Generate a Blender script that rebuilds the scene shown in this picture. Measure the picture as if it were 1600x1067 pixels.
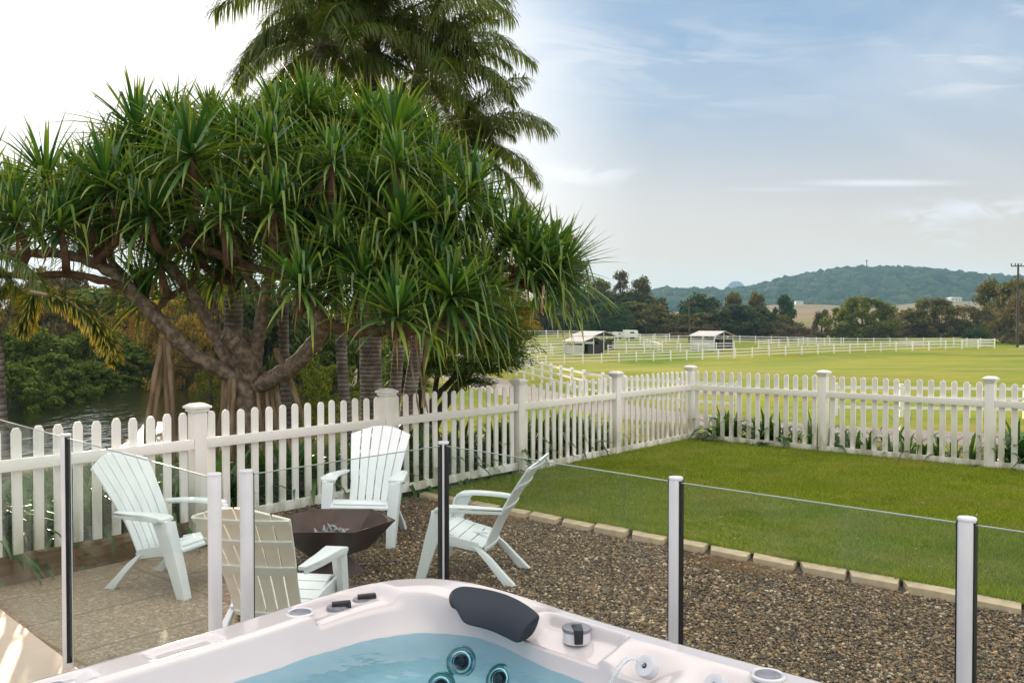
import bpy, bmesh, math, random
import numpy as np
from mathutils import Vector, Matrix
R = math.radians
for o in list(bpy.data.objects):
    bpy.data.objects.remove(o)
sc = bpy.context.scene
COL = sc.collection

# ---------------------------------------------------------------- camera
CZ, PITCH, FPX = 1.85, R(1.2), 1437.0
cd = bpy.data.cameras.new('camera')
cd.sensor_width = 36.0
cd.lens = FPX / 1600 * 36.0
cd.clip_start, cd.clip_end = 0.05, 20000
cam = bpy.data.objects.new('camera', cd)
COL.objects.link(cam)
cam.location = (0, 0, CZ)
cam.rotation_euler = (math.pi / 2 - PITCH, 0, 0)
sc.camera = cam

# ---------------------------------------------------------------- world, sun, exposure
SUN_AZ, SUN_EL = R(-21.3), R(8.5)          # azimuth from +Y towards +X
sc.view_settings.view_transform = 'Standard'
sc.view_settings.look = 'None'
sc.view_settings.exposure = 1.08
sc.view_settings.gamma = 1.0
sc.view_settings.use_curve_mapping = False
sc.cycles.max_bounces = 10
sc.cycles.transparent_max_bounces = 24
sc.cycles.sample_clamp_indirect = 6.0
sc.cycles.volume_bounces = 0

W = bpy.data.worlds.new('World')
sc.world = W
W.use_nodes = True
wn, wl = W.node_tree.nodes, W.node_tree.links
wn.clear()
def wnode(t, **k):
    n = wn.new(t)
    for a, b in k.items():
        setattr(n, a, b)
    return n
def wmath(op, a, b=None, clamp=False):
    n = wnode('ShaderNodeMath', operation=op, use_clamp=clamp)
    for i, v in enumerate((a, b)):
        if v is None: continue
        if isinstance(v, (int, float)): n.inputs[i].default_value = v
        else: wl.new(v, n.inputs[i])
    return n.outputs[0]
def wramp(v, a, b):
    n = wnode('ShaderNodeMapRange', interpolation_type='SMOOTHSTEP')
    wl.new(v, n.inputs[0]); n.inputs[1].default_value = a; n.inputs[2].default_value = b
    return n.outputs[0]
out = wnode('ShaderNodeOutputWorld'); bg = wnode('ShaderNodeBackground')
sky = wnode('ShaderNodeTexSky', sky_type='NISHITA', sun_disc=False)
sky.sun_elevation = SUN_EL
sky.sun_rotation = SUN_AZ
sky.altitude = 0; sky.air_density = 1.0; sky.dust_density = 0.6; sky.ozone_density = 1.6
tc = wnode('ShaderNodeTexCoord'); sep = wnode('ShaderNodeSeparateXYZ')
wl.new(tc.outputs['Generated'], sep.inputs[0])
yy = wmath('MAXIMUM', sep.outputs[1], 0.05)
U = wmath('DIVIDE', sep.outputs[0], yy)         # tangent-plane coordinates of the forward sky
V = wmath('DIVIDE', sep.outputs[2], yy)
cmb = wnode('ShaderNodeCombineXYZ'); wl.new(U, cmb.inputs[0]); wl.new(V, cmb.inputs[1])
def streak(scx, scy, det, rot=0.0, off=0.0, dist=0.6):
    mp = wnode('ShaderNodeMapping'); mp.inputs['Scale'].default_value = (scx, scy, 1)
    mp.inputs['Rotation'].default_value = (0, 0, rot); mp.inputs['Location'].default_value = (off, off * .7, 0)
    wl.new(cmb.outputs[0], mp.inputs[0])
    nz = wnode('ShaderNodeTexNoise'); nz.inputs['Scale'].default_value = 1; nz.inputs['Detail'].default_value = det
    nz.inputs['Roughness'].default_value = 0.58; nz.inputs['Distortion'].default_value = dist
    wl.new(mp.outputs[0], nz.inputs['Vector'])
    return nz.outputs['Fac']
def blob(cx, cy, rx, ry, ang=0.0):
    du, dv = wmath('SUBTRACT', U, cx), wmath('SUBTRACT', V, cy)
    c, s = math.cos(ang), math.sin(ang)
    a = wmath('ADD', wmath('MULTIPLY', du, c), wmath('MULTIPLY', dv, s))
    b = wmath('SUBTRACT', wmath('MULTIPLY', dv, c), wmath('MULTIPLY', du, s))
    q = wmath('ADD', wmath('POWER', wmath('ABSOLUTE', wmath('DIVIDE', a, rx)), 2.0), wmath('POWER', wmath('ABSOLUTE', wmath('DIVIDE', b, ry)), 2.0))
    return wmath('POWER', 2.718, wmath('MULTIPLY', q, -1.0))
veil = wmath('MULTIPLY', wramp(streak(1.2, 4.2, 5, 0.06, 3.1), 0.38, 0.78), 0.5)
fine = wramp(streak(5, 26, 8, 0.05, 7.7, 1.2), 0.38, 0.66)
puff = wramp(streak(16, 42, 10, -0.1, 1.3, 1.5), 0.36, 0.62)
def pix(px, py): return (px - 800) / FPX, (503.5 - py) / FPX
cl = veil
for (px, py, rx, ry, an, src, k) in [
        (1490, 90, .10, .018, -.16, fine, .75), (1480, 140, .22, .014, .02, fine, .55), (1000, 90, .24, .06, -.08, fine, .45),
        (1375, 287, .075, .0035, 0, None, .9), (1200, 297, .06, .003, 0, None, .35),
        (905, 275, .062, .012, 0, puff, .9), (1440, 340, .05, .014, .1, puff, .8), (1530, 328, .09, .012, .04, puff, .9),
        (1475, 368, .05, .016, -.2, puff, .5), (1590, 18, .03, .012, -.2, fine, .6)]:
    cx, cy = pix(px, py)
    m = blob(cx, cy, rx, ry, an)
    m = wmath('MULTIPLY', m, k) if src is None else wmath('MULTIPLY', wmath('MULTIPLY', m, src), k)
    cl = wmath('MAXIMUM', cl, m)
front = wramp(sep.outputs[1], 0.02, 0.25)
n3 = wnode('ShaderNodeTexNoise'); n3.inputs['Scale'].default_value = 2.2; n3.inputs['Detail'].default_value = 5
mp3 = wnode('ShaderNodeMapping'); mp3.inputs['Scale'].default_value = (1, 1, 3); wl.new(tc.outputs['Generated'], mp3.inputs[0]); wl.new(mp3.outputs[0], n3.inputs['Vector'])
allv = wmath('MULTIPLY', wramp(n3.outputs['Fac'], 0.35, 0.75), 0.5)
fm = wnode('ShaderNodeMix', data_type='FLOAT'); wl.new(front, fm.inputs[0]); wl.new(allv, fm.inputs[2]); wl.new(cl, fm.inputs[3])
cloudfac = fm.outputs[0]
# thin high overcast: a pale even veil over the whole sky, whiter near the horizon and the sun
hor = wmath('SUBTRACT', 1.0, wramp(sep.outputs[2], -0.02, 0.30))
sd = Vector((math.sin(SUN_AZ) * math.cos(SUN_EL), math.cos(SUN_AZ) * math.cos(SUN_EL), math.sin(SUN_EL)))
dp = wnode('ShaderNodeVectorMath', operation='DOT_PRODUCT'); wl.new(tc.outputs['Generated'], dp.inputs[0]); dp.inputs[1].default_value = sd
glow = wramp(dp.outputs['Value'], 0.865, 0.99)
mixA = wnode('ShaderNodeMix', data_type='RGBA')
base = wnode('ShaderNodeMix', data_type='RGBA'); base.inputs[0].default_value = 0.72
VEIL = (1.95, 2.95, 4.45, 1)
HORC = (6.7, 5.15, 3.75, 1)
CLOUD = (6.0, 6.0, 6.15, 1)
GLOW = (9.5, 9.2, 8.9, 1)
wl.new(sky.outputs[0], base.inputs[6]); base.inputs[7].default_value = VEIL
wl.new(wmath('MULTIPLY', hor, 0.85), mixA.inputs[0]); wl.new(base.outputs[2], mixA.inputs[6]); mixA.inputs[7].default_value = HORC
mixB = wnode('ShaderNodeMix', data_type='RGBA'); wl.new(cloudfac, mixB.inputs[0]); wl.new(mixA.outputs[2], mixB.inputs[6]); mixB.inputs[7].default_value = CLOUD
mixC = wnode('ShaderNodeMix', data_type='RGBA'); wl.new(glow, mixC.inputs[0]); wl.new(mixB.outputs[2], mixC.inputs[6]); mixC.inputs[7].default_value = GLOW
# added bright sky, out of view overhead and behind right, to fill the foreground
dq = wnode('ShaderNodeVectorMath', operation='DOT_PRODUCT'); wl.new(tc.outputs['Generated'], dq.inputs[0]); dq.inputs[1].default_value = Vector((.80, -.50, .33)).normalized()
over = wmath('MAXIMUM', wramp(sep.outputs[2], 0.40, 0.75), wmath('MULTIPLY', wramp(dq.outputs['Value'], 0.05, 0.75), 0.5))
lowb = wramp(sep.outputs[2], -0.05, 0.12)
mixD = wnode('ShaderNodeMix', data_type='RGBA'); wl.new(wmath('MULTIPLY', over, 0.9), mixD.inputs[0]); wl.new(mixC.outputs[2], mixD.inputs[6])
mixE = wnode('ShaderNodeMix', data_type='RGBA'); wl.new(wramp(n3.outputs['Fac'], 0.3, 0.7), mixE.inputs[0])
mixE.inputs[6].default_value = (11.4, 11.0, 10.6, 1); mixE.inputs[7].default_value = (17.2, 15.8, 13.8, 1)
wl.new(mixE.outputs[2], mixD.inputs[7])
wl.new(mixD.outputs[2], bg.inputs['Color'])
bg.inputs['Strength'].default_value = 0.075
wl.new(bg.outputs[0], out.inputs['Surface'])

sl = bpy.data.lights.new('sun', 'SUN'); sl.energy = 3.0; sl.angle = R(0.9); sl.color = (1.0, 0.80, 0.56)
so = bpy.data.objects.new('sun', sl); COL.objects.link(so)
so.rotation_euler = (-sd).to_track_quat('-Z', 'Y').to_euler()
so.location = (0, 0, 60)

# ---------------------------------------------------------------- helpers
def ray(px, py):
    x = (px - 800) / FPX; w = (533.5 - py) / FPX
    c, s = math.cos(PITCH), math.sin(PITCH)
    return Vector((x, c + w * s, w * c - s))
def G(px, py, z=0.0):
    d = ray(px, py); t = (z - CZ) / d.z
    return Vector((d.x * t, d.y * t, z))
def P(px, py, dep):
    d = ray(px, py); t = dep / d.y
    return Vector((d.x * t, dep, CZ + d.z * t))
def sstep(a, b, x):
    t = np.clip((x - a) / (b - a), 0, 1)
    return t * t * (3 - 2 * t)
def tag(o, label=None, cat=None, group=None, kind=None):
    if label: o['label'] = label
    if cat: o['category'] = cat
    if group: o['group'] = group
    if kind: o['kind'] = kind
    return o
def empty(name, loc=(0, 0, 0), rz=0.0):
    o = bpy.data.objects.new(name, None); COL.objects.link(o)
    o.location = loc; o.rotation_euler = (0, 0, rz); o.empty_display_size = 0.2
    return o
def link(name, me, parent=None):
    o = bpy.data.objects.new(name, me); COL.objects.link(o)
    if parent: o.parent = parent
    return o
def copy_tree(o, parent=None):
    c = o.copy(); COL.objects.link(c)
    if parent: c.parent = parent
    for ch in list(o.children): copy_tree(ch, c)
    return c

class MB:
    def __init__(s): s.v = []; s.f = []
    def add(s, vs, fs):
        n = len(s.v); s.v += [tuple(v) for v in vs]; s.f += [tuple(i + n for i in f) for f in fs]; return s
    def box(s, c, d, rz=0.0, taper=1.0):
        cx, cy, cz = c; dx, dy, dz = (k / 2 for k in d); co, si = math.cos(rz), math.sin(rz)
        vs = []
        for z in (-dz, dz):
            k = taper if z > 0 else 1
            for x, y in ((-dx, -dy), (dx, -dy), (dx, dy), (-dx, dy)):
                x2, y2 = x * k, y * k
                vs.append((cx + x2 * co - y2 * si, cy + x2 * si + y2 * co, cz + z))
        return s.add(vs, [(3, 2, 1, 0), (4, 5, 6, 7), (0, 1, 5, 4), (1, 2, 6, 5), (2, 3, 7, 6), (3, 0, 4, 7)])
    def prism(s, poly, h0, h1, fn):
        n = len(poly)
        vs = [fn(a, b, h0) for a, b in poly] + [fn(a, b, h1) for a, b in poly]
        fs = [tuple(range(n))[::-1], tuple(range(n, 2 * n))] + [(i, (i + 1) % n, n + (i + 1) % n, n + i) for i in range(n)]
        return s.add(vs, fs)
    def tube(s, pts, rad, n=10, cap=True):
        pts = [Vector(p) for p in pts]
        if not hasattr(rad, '__len__'): rad = [rad] * len(pts)
        t0 = (pts[1] - pts[0]).normalized()
        up = Vector((0, 0, 1)) if abs(t0.z) < .9 else Vector((1, 0, 0))
        a = t0.cross(up).normalized(); vs = []
        for i, p in enumerate(pts):
            t = (pts[min(i + 1, len(pts) - 1)] - pts[max(i - 1, 0)]).normalized()
            a = (a - t * a.dot(t)).normalized(); b = t.cross(a)
            for k in range(n):
                q = 2 * math.pi * k / n
                vs.append(p + (a * math.cos(q) + b * math.sin(q)) * rad[i])
        fs = [(i * n + k, i * n + (k + 1) % n, (i + 1) * n + (k + 1) % n, (i + 1) * n + k) for i in range(len(pts) - 1) for k in range(n)]
        if cap: fs += [tuple(range(n))[::-1], tuple(range((len(pts) - 1) * n, len(pts) * n))]
        return s.add(vs, fs)
    def lathe(s, prof, c=(0, 0, 0), n=24, M=None):
        vs = []
        for r, z in prof:
            for k in range(n):
                q = 2 * math.pi * k / n; p = Vector((r * math.cos(q), r * math.sin(q), z))
                if M is not None: p = M @ p
                vs.append(p + Vector(c))
        m = len(prof)
        fs = [(i * n + k, i * n + (k + 1) % n, (i + 1) * n + (k + 1) % n, (i + 1) * n + k) for i in range(m - 1) for k in range(n)]
        fs += [tuple(range(n))[::-1], tuple(range((m - 1) * n, m * n))]
        return s.add(vs, fs)
    def sweep(s, secs):     # secs: list of (centre, half width vector, half thickness vector)
        vs = []
        for c, w, t in secs:
            c, w, t = Vector(c), Vector(w), Vector(t)
            vs += [c - w - t, c + w - t, c + w + t, c - w + t]
        m = len(secs)
        fs = [(i * 4 + k, i * 4 + (k + 1) % 4, i * 4 + 4 + (k + 1) % 4, i * 4 + 4 + k) for i in range(m - 1) for k in range(4)]
        fs += [(3, 2, 1, 0), tuple(range(m * 4 - 4, m * 4))]
        return s.add(vs, fs)
    def grid(s, fn, nu, nv, closed=False):
        vs = [fn(i / (nu if closed else nu - 1), j / (nv - 1)) for j in range(nv) for i in range(nu)]
        m = nu if closed else nu - 1
        return s.add(vs, [(j * nu + i, j * nu + (i + 1) % nu, (j + 1) * nu + (i + 1) % nu, (j + 1) * nu + i) for j in range(nv - 1) for i in range(m)])
    def mesh(s, name, mat=None, bevel=0.0, seg=2, smooth=False, flip=True):
        me = bpy.data.meshes.new(name); me.from_pydata(s.v, [], s.f)
        bm = bmesh.new(); bm.from_mesh(me)
        if flip: bmesh.ops.recalc_face_normals(bm, faces=bm.faces)
        if bevel:
            es = [e for e in bm.edges if len(e.link_faces) == 2 and e.calc_face_angle(0) > 0.45]
            bmesh.ops.bevel(bm, geom=es, offset=bevel, segments=seg, affect='EDGES', profile=0.6)
        bm.to_mesh(me); bm.free()
        if smooth or bevel: me.shade_smooth()
        if bevel and not smooth: me.set_sharp_from_angle(angle=R(38))
        elif smooth: me.set_sharp_from_angle(angle=R(50))
        if mat: me.materials.append(mat)
        return me
    def build(s, name, mat=None, parent=None, **k):
        return link(name, s.mesh(name, mat, **k), parent)

def npmesh(name, Vv, F, mat=None, smooth=False, attrs=None):
    Vv = np.asarray(Vv, dtype=np.float32); F = np.asarray(F, dtype=np.int32)
    me = bpy.data.meshes.new(name); n, k = F.shape
    me.vertices.add(len(Vv)); me.vertices.foreach_set('co', Vv.ravel())
    me.loops.add(n * k); me.loops.foreach_set('vertex_index', F.ravel())
    me.polygons.add(n); me.polygons.foreach_set('loop_start', np.arange(0, n * k, k, dtype=np.int32))
    me.polygons.foreach_set('loop_total', np.full(n, k, dtype=np.int32))
    if smooth: me.polygons.foreach_set('use_smooth', np.ones(n, dtype=bool))
    for an, av in (attrs or {}).items():
        at = me.attributes.new(an, 'FLOAT', 'POINT'); at.data.foreach_set('value', np.asarray(av, dtype=np.float32))
    me.update(calc_edges=True); me.validate()
    if mat: me.materials.append(mat)
    return me

# ---------------------------------------------------------------- materials
def nt(name):
    m = bpy.data.materials.new(name); m.use_nodes = True; t = m.node_tree; t.nodes.clear()
    o = t.nodes.new('ShaderNodeOutputMaterial'); b = t.nodes.new('ShaderNodeBsdfPrincipled')
    t.links.new(b.outputs[0], o.inputs[0]); return m, t, b, o
def nod(t, ty, **k):
    n = t.nodes.new(ty)
    for a, b in k.items(): setattr(n, a, b)
    return n
def mixc(t, fac, a, b, mode='MIX'):
    n = nod(t, 'ShaderNodeMix', data_type='RGBA', blend_type=mode)
    for i, v in ((0, fac), (6, a), (7, b)):
        if isinstance(v, (int, float)): n.inputs[i].default_value = v
        elif isinstance(v, tuple): n.inputs[i].default_value = (*v[:3], 1)
        else: t.links.new(v, n.inputs[i])
    return n.outputs[2]
def noise(t, scale, det=4, co='Object', stretch=None, rough=.55):
    c = nod(t, 'ShaderNodeTexCoord').outputs[co] if isinstance(co, str) else co
    if stretch:
        mp = nod(t, 'ShaderNodeMapping'); mp.inputs['Scale'].default_value = stretch; t.links.new(c, mp.inputs[0]); c = mp.outputs[0]
    n = nod(t, 'ShaderNodeTexNoise'); n.inputs['Scale'].default_value = scale; n.inputs['Detail'].default_value = det
    n.inputs['Roughness'].default_value = rough
    t.links.new(c, n.inputs['Vector']); return n.outputs['Fac']
def mrange(t, v, a, b, c=0.0, d=1.0, smooth=True):
    n = nod(t, 'ShaderNodeMapRange', interpolation_type='SMOOTHSTEP' if smooth else 'LINEAR')
    t.links.new(v, n.inputs[0])
    for i, q in enumerate((a, b, c, d)): n.inputs[i + 1].default_value = q
    return n.outputs[0]
def bump(t, b, h, s=.3, d=.02):
    n = nod(t, 'ShaderNodeBump'); n.inputs['Strength'].default_value = s; n.inputs['Distance'].default_value = d
    t.links.new(h, n.inputs['Height']); t.links.new(n.outputs[0], b.inputs['Normal'])
    return n
def simple(name, col, rough=.5, metal=0.0, col2=None, nscale=6, bscale=None, bstr=.2, bdist=.01, spec=.5, a=.4, b_=.65, stretch=None, coat=0, co='Object', det=5):
    m, t, b, o = nt(name)
    b.inputs['Roughness'].default_value = rough; b.inputs['Metallic'].default_value = metal
    b.inputs['Specular IOR Level'].default_value = spec; b.inputs['Coat Weight'].default_value = coat
    if col2: t.links.new(mixc(t, mrange(t, noise(t, nscale, det, co, stretch), a, b_), col, col2), b.inputs['Base Color'])
    else: b.inputs['Base Color'].default_value = (*col, 1)
    if bscale: bump(t, b, noise(t, bscale, 5, co, stretch), bstr, bdist)
    return m
def leafmat(name, cols, rough=.5, trans=.35, tip=None, tcol=None, spec=.35, isl=True):
    """foliage: colour drawn per leaf, with light let through; tip = (from, to, colour) along attribute t"""
    m, t, b, o = nt(name)
    g = nod(t, 'ShaderNodeNewGeometry')
    r = nod(t, 'ShaderNodeValToRGB'); r.color_ramp.interpolation = 'LINEAR'
    el = r.color_ramp.elements
    while len(el) < len(cols): el.new(.5)
    for i, c in enumerate(cols): el[i].position = i / (len(cols) - 1); el[i].color = (*c, 1)
    t.links.new(g.outputs['Random Per Island'] if isl else noise(t, 3), r.inputs[0])
    c = r.outputs[0]
    if tip:
        at = nod(t, 'ShaderNodeAttribute', attribute_name='t')
        c = mixc(t, mrange(t, at.outputs['Fac'], tip[0], tip[1]), c, tip[2])
    t.links.new(c, b.inputs['Base Color']); b.inputs['Roughness'].default_value = rough
    b.inputs['Specular IOR Level'].default_value = spec
    tr = nod(t, 'ShaderNodeBsdfTranslucent'); t.links.new(mixc(t, 1.0, c, tcol or (1.5, 1.35, .45), 'MULTIPLY'), tr.inputs[0])
    mx = nod(t, 'ShaderNodeMixShader'); mx.inputs[0].default_value = trans
    t.links.new(b.outputs[0], mx.inputs[1]); t.links.new(tr.outputs[0], mx.inputs[2]); t.links.new(mx.outputs[0], o.inputs[0])
    return m
# ---------------------------------------------------------------- materials used
M = {}
M['white_paint'] = simple('white_paint', (.78, .76, .73), .42, col2=(.70, .69, .62), nscale=5, bscale=60, bstr=.08, bdist=.004, a=.45, b_=.8)
def aged_paint(name, base):
    m, t, b, o = nt(name)
    tcn = nod(t, 'ShaderNodeTexCoord').outputs['Object']
    g = nod(t, 'ShaderNodeNewGeometry'); sp = nod(t, 'ShaderNodeSeparateXYZ'); t.links.new(g.outputs['Position'], sp.inputs[0])
    oi = nod(t, 'ShaderNodeObjectInfo')
    low = mrange(t, sp.outputs[2], .62, .05)
    n1 = mrange(t, noise(t, 7, 6, g.outputs['Position'], (1, 1, .35)), .38, .62)
    mu = nod(t, 'ShaderNodeMath', operation='MULTIPLY'); t.links.new(low, mu.inputs[0]); t.links.new(n1, mu.inputs[1])
    c = mixc(t, mu.outputs[0], base, (.50, .47, .36))
    c = mixc(t, mrange(t, noise(t, 2.3, 4, g.outputs['Position']), .5, .8, 0, .45), c, (.64, .66, .50))
    sm = mrange(t, noise(t, 38, 3, g.outputs['Position']), .70, .76, 0, .6)
    c = mixc(t, sm, c, (.33, .31, .24))
    hv = nod(t, 'ShaderNodeHueSaturation'); t.links.new(c, hv.inputs['Color'])
    t.links.new(mrange(t, oi.outputs['Random'], 0, 1, .93, 1.03, False), hv.inputs['Value'])
    t.links.new(hv.outputs[0], b.inputs['Base Color']); b.inputs['Roughness'].default_value = .45
    bump(t, b, noise(t, 40, 4, g.outputs['Position'], (1, 1, .1)), .12, .004)
    return m
M['fence_paint'] = aged_paint('fence_paint', (.86, .83, .79))
M['rail_white'] = simple('rail_white', (.80, .79, .76), .45, col2=(.66, .65, .58), nscale=.8, a=.5, b_=.8)
M['post_alu'] = simple('post_alu', (.80, .80, .84), .28, col2=(.72, .72, .77), nscale=3, coat=.3)
M['black_rubber'] = simple('black_rubber', (.012, .012, .016), .35)
# glass: clear sheet with fresnel reflection and a faint green tint
def schlick(t, f0, normal=None):
    lw = nod(t, 'ShaderNodeLayerWeight'); lw.inputs[0].default_value = .5
    if normal is not None: t.links.new(normal, lw.inputs['Normal'])
    p = nod(t, 'ShaderNodeMath', operation='POWER'); t.links.new(lw.outputs['Facing'], p.inputs[0]); p.inputs[1].default_value = 5.0
    m = nod(t, 'ShaderNodeMath', operation='MULTIPLY_ADD'); t.links.new(p.outputs[0], m.inputs[0]); m.inputs[1].default_value = 1 - f0; m.inputs[2].default_value = f0
    return m.outputs[0]
def glassmat():
    m, t, b, o = nt('pool_glass')
    tr = nod(t, 'ShaderNodeBsdfTransparent'); tr.inputs[0].default_value = (.925, .962, .955, 1)
    gl = nod(t, 'ShaderNodeBsdfGlossy'); gl.inputs['Roughness'].default_value = .01; gl.inputs[0].default_value = (1, 1, 1, 1)
    fr = schlick(t, .04)
    g = noise(t, 3.0, 5, 'Object', (1, 1, .3))
    df = nod(t, 'ShaderNodeBsdfDiffuse'); df.inputs[0].default_value = (.75, .85, .85, 1)
    m0 = nod(t, 'ShaderNodeMixShader'); t.links.new(mrange(t, g, .45, .8, .006, .035), m0.inputs[0]); t.links.new(tr.outputs[0], m0.inputs[1]); t.links.new(df.outputs[0], m0.inputs[2])
    mx = nod(t, 'ShaderNodeMixShader')
    mu = nod(t, 'ShaderNodeMath', operation='MULTIPLY', use_clamp=True); t.links.new(fr, mu.inputs[0]); mu.inputs[1].default_value = .32
    t.links.new(mu.outputs[0], mx.inputs[0]); t.links.new(m0.outputs[0], mx.inputs[1]); t.links.new(gl.outputs[0], mx.inputs[2])
    t.links.new(mx.outputs[0], o.inputs[0]); return m
M['glass'] = glassmat()
M['glass_edge'] = simple('glass_edge', (.42, .46, .42), .35, spec=.3)
def watermat(name, tint, rough, bsc, bs, fres=1.33, mul=1.0):
    m, t, b, o = nt(name)
    tr = nod(t, 'ShaderNodeBsdfTransparent'); tr.inputs[0].default_value = (*tint, 1)
    gl = nod(t, 'ShaderNodeBsdfGlossy'); gl.inputs['Roughness'].default_value = rough
    bp = nod(t, 'ShaderNodeBump'); bp.inputs['Strength'].default_value = bs; bp.inputs['Distance'].default_value = .02
    t.links.new(noise(t, bsc, 3, 'Object'), bp.inputs['Height'])
    t.links.new(bp.outputs[0], gl.inputs['Normal']); fr = schlick(t, .02, bp.outputs[0])
    mx = nod(t, 'ShaderNodeMixShader'); t.links.new(fr, mx.inputs[0]); t.links.new(tr.outputs[0], mx.inputs[1]); t.links.new(gl.outputs[0], mx.inputs[2])
    t.links.new(mx.outputs[0], o.inputs[0]); return m
M['spa_water'] = watermat('spa_water', (.60, .86, .935), .02, 9, .3)
M['acrylic'] = simple('acrylic', (.60, .555, .575), .14, col2=(.56, .52, .54), nscale=1.6, coat=.55, spec=.5)
M['pillow'] = simple('pillow', (.018, .025, .038), .55, spec=.2, bscale=160, bstr=.12, bdist=.002)
M['spa_grey'] = simple('spa_grey', (.17, .17, .21), .3, col2=(.24, .24, .29), nscale=30)
M['spa_dark'] = simple('spa_dark', (.012, .014, .02), .25)
M['spa_clear'] = simple('spa_clear', (.62, .62, .66), .12, coat=.5)
M['steel'] = simple('steel', (.62, .66, .66), .18, metal=.9)
M['jet_ring'] = simple('jet_ring', (.22, .34, .34), .2, metal=.5)
M['chair'] = simple('chair_plastic', (.77, .81, .82), .36, col2=(.72, .77, .775), nscale=4, spec=.5)
M['chair_pale'] = simple('chair_plastic_clean', (.82, .845, .87), .34, col2=(.77, .80, .83), nscale=4)
def chair_back_mat():
    m, t, b, o = nt('chair_plastic_sunlit')
    g = nod(t, 'ShaderNodeNewGeometry'); n = noise(t, 5, 5, 'Object')
    c = mixc(t, mrange(t, n, .35, .65), (.93, .87, .76), (.90, .82, .70))  # warm cream colours stand in for sunlight coming through the plastic
    t.links.new(c, b.inputs['Base Color']); b.inputs['Roughness'].default_value = .42
    return m
M['chair_sunlit'] = chair_back_mat()
M['rust'] = simple('rusted_steel', (.045, .023, .018), .55, col2=(.08, .037, .026), nscale=7, metal=.25, bscale=50, bstr=.12, a=.35, b_=.7)
M['ash'] = simple('ash', (.42, .42, .43), .9, col2=(.12, .11, .11), nscale=30)

# ground materials
def gravelbase():
    m, t, b, o = nt('gravel_bed')
    v = nod(t, 'ShaderNodeTexVoronoi'); v.inputs['Scale'].default_value = 58
    t.links.new(nod(t, 'ShaderNodeTexCoord').outputs['Object'], v.inputs['Vector'])
    hs = nod(t, 'ShaderNodeSeparateColor'); t.links.new(v.outputs['Color'], hs.inputs[0])
    r = nod(t, 'ShaderNodeValToRGB'); e = r.color_ramp.elements
    e[0].color = (.035, .028, .022, 1); e[1].color = (.24, .17, .10, 1); e.new(.5).color = (.10, .07, .045, 1); e.new(.82).color = (.16, .115, .075, 1)
    t.links.new(hs.outputs[0], r.inputs[0])
    c = mixc(t, mrange(t, v.outputs['Distance'], .25, .65), r.outputs[0], (.02, .016, .012))
    t.links.new(c, b.inputs['Base Color']); b.inputs['Roughness'].default_value = .8
    bn = bump(t, b, v.outputs['Distance'], .8, .012); bn.invert = True
    return m
M['gravel_bed'] = gravelbase()
def pebblemat():
    m, t, b, o = nt('pebbles')
    g = nod(t, 'ShaderNodeNewGeometry'); r = nod(t, 'ShaderNodeValToRGB'); e = r.color_ramp.elements
    e[0].color = (.045, .036, .028, 1); e[1].color = (.58, .48, .34, 1)
    for p, c in ((.2, (.085, .058, .034)), (.42, (.185, .11, .05)), (.6, (.29, .16, .06)), (.76, (.10, .088, .076)), (.88, (.32, .21, .10))): e.new(p).color = (*c, 1)
    t.links.new(g.outputs['Random Per Island'], r.inputs[0]); t.links.new(r.outputs[0], b.inputs['Base Color'])
    b.inputs['Roughness'].default_value = .6
    return m
M['pebbles'] = pebblemat()
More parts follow.
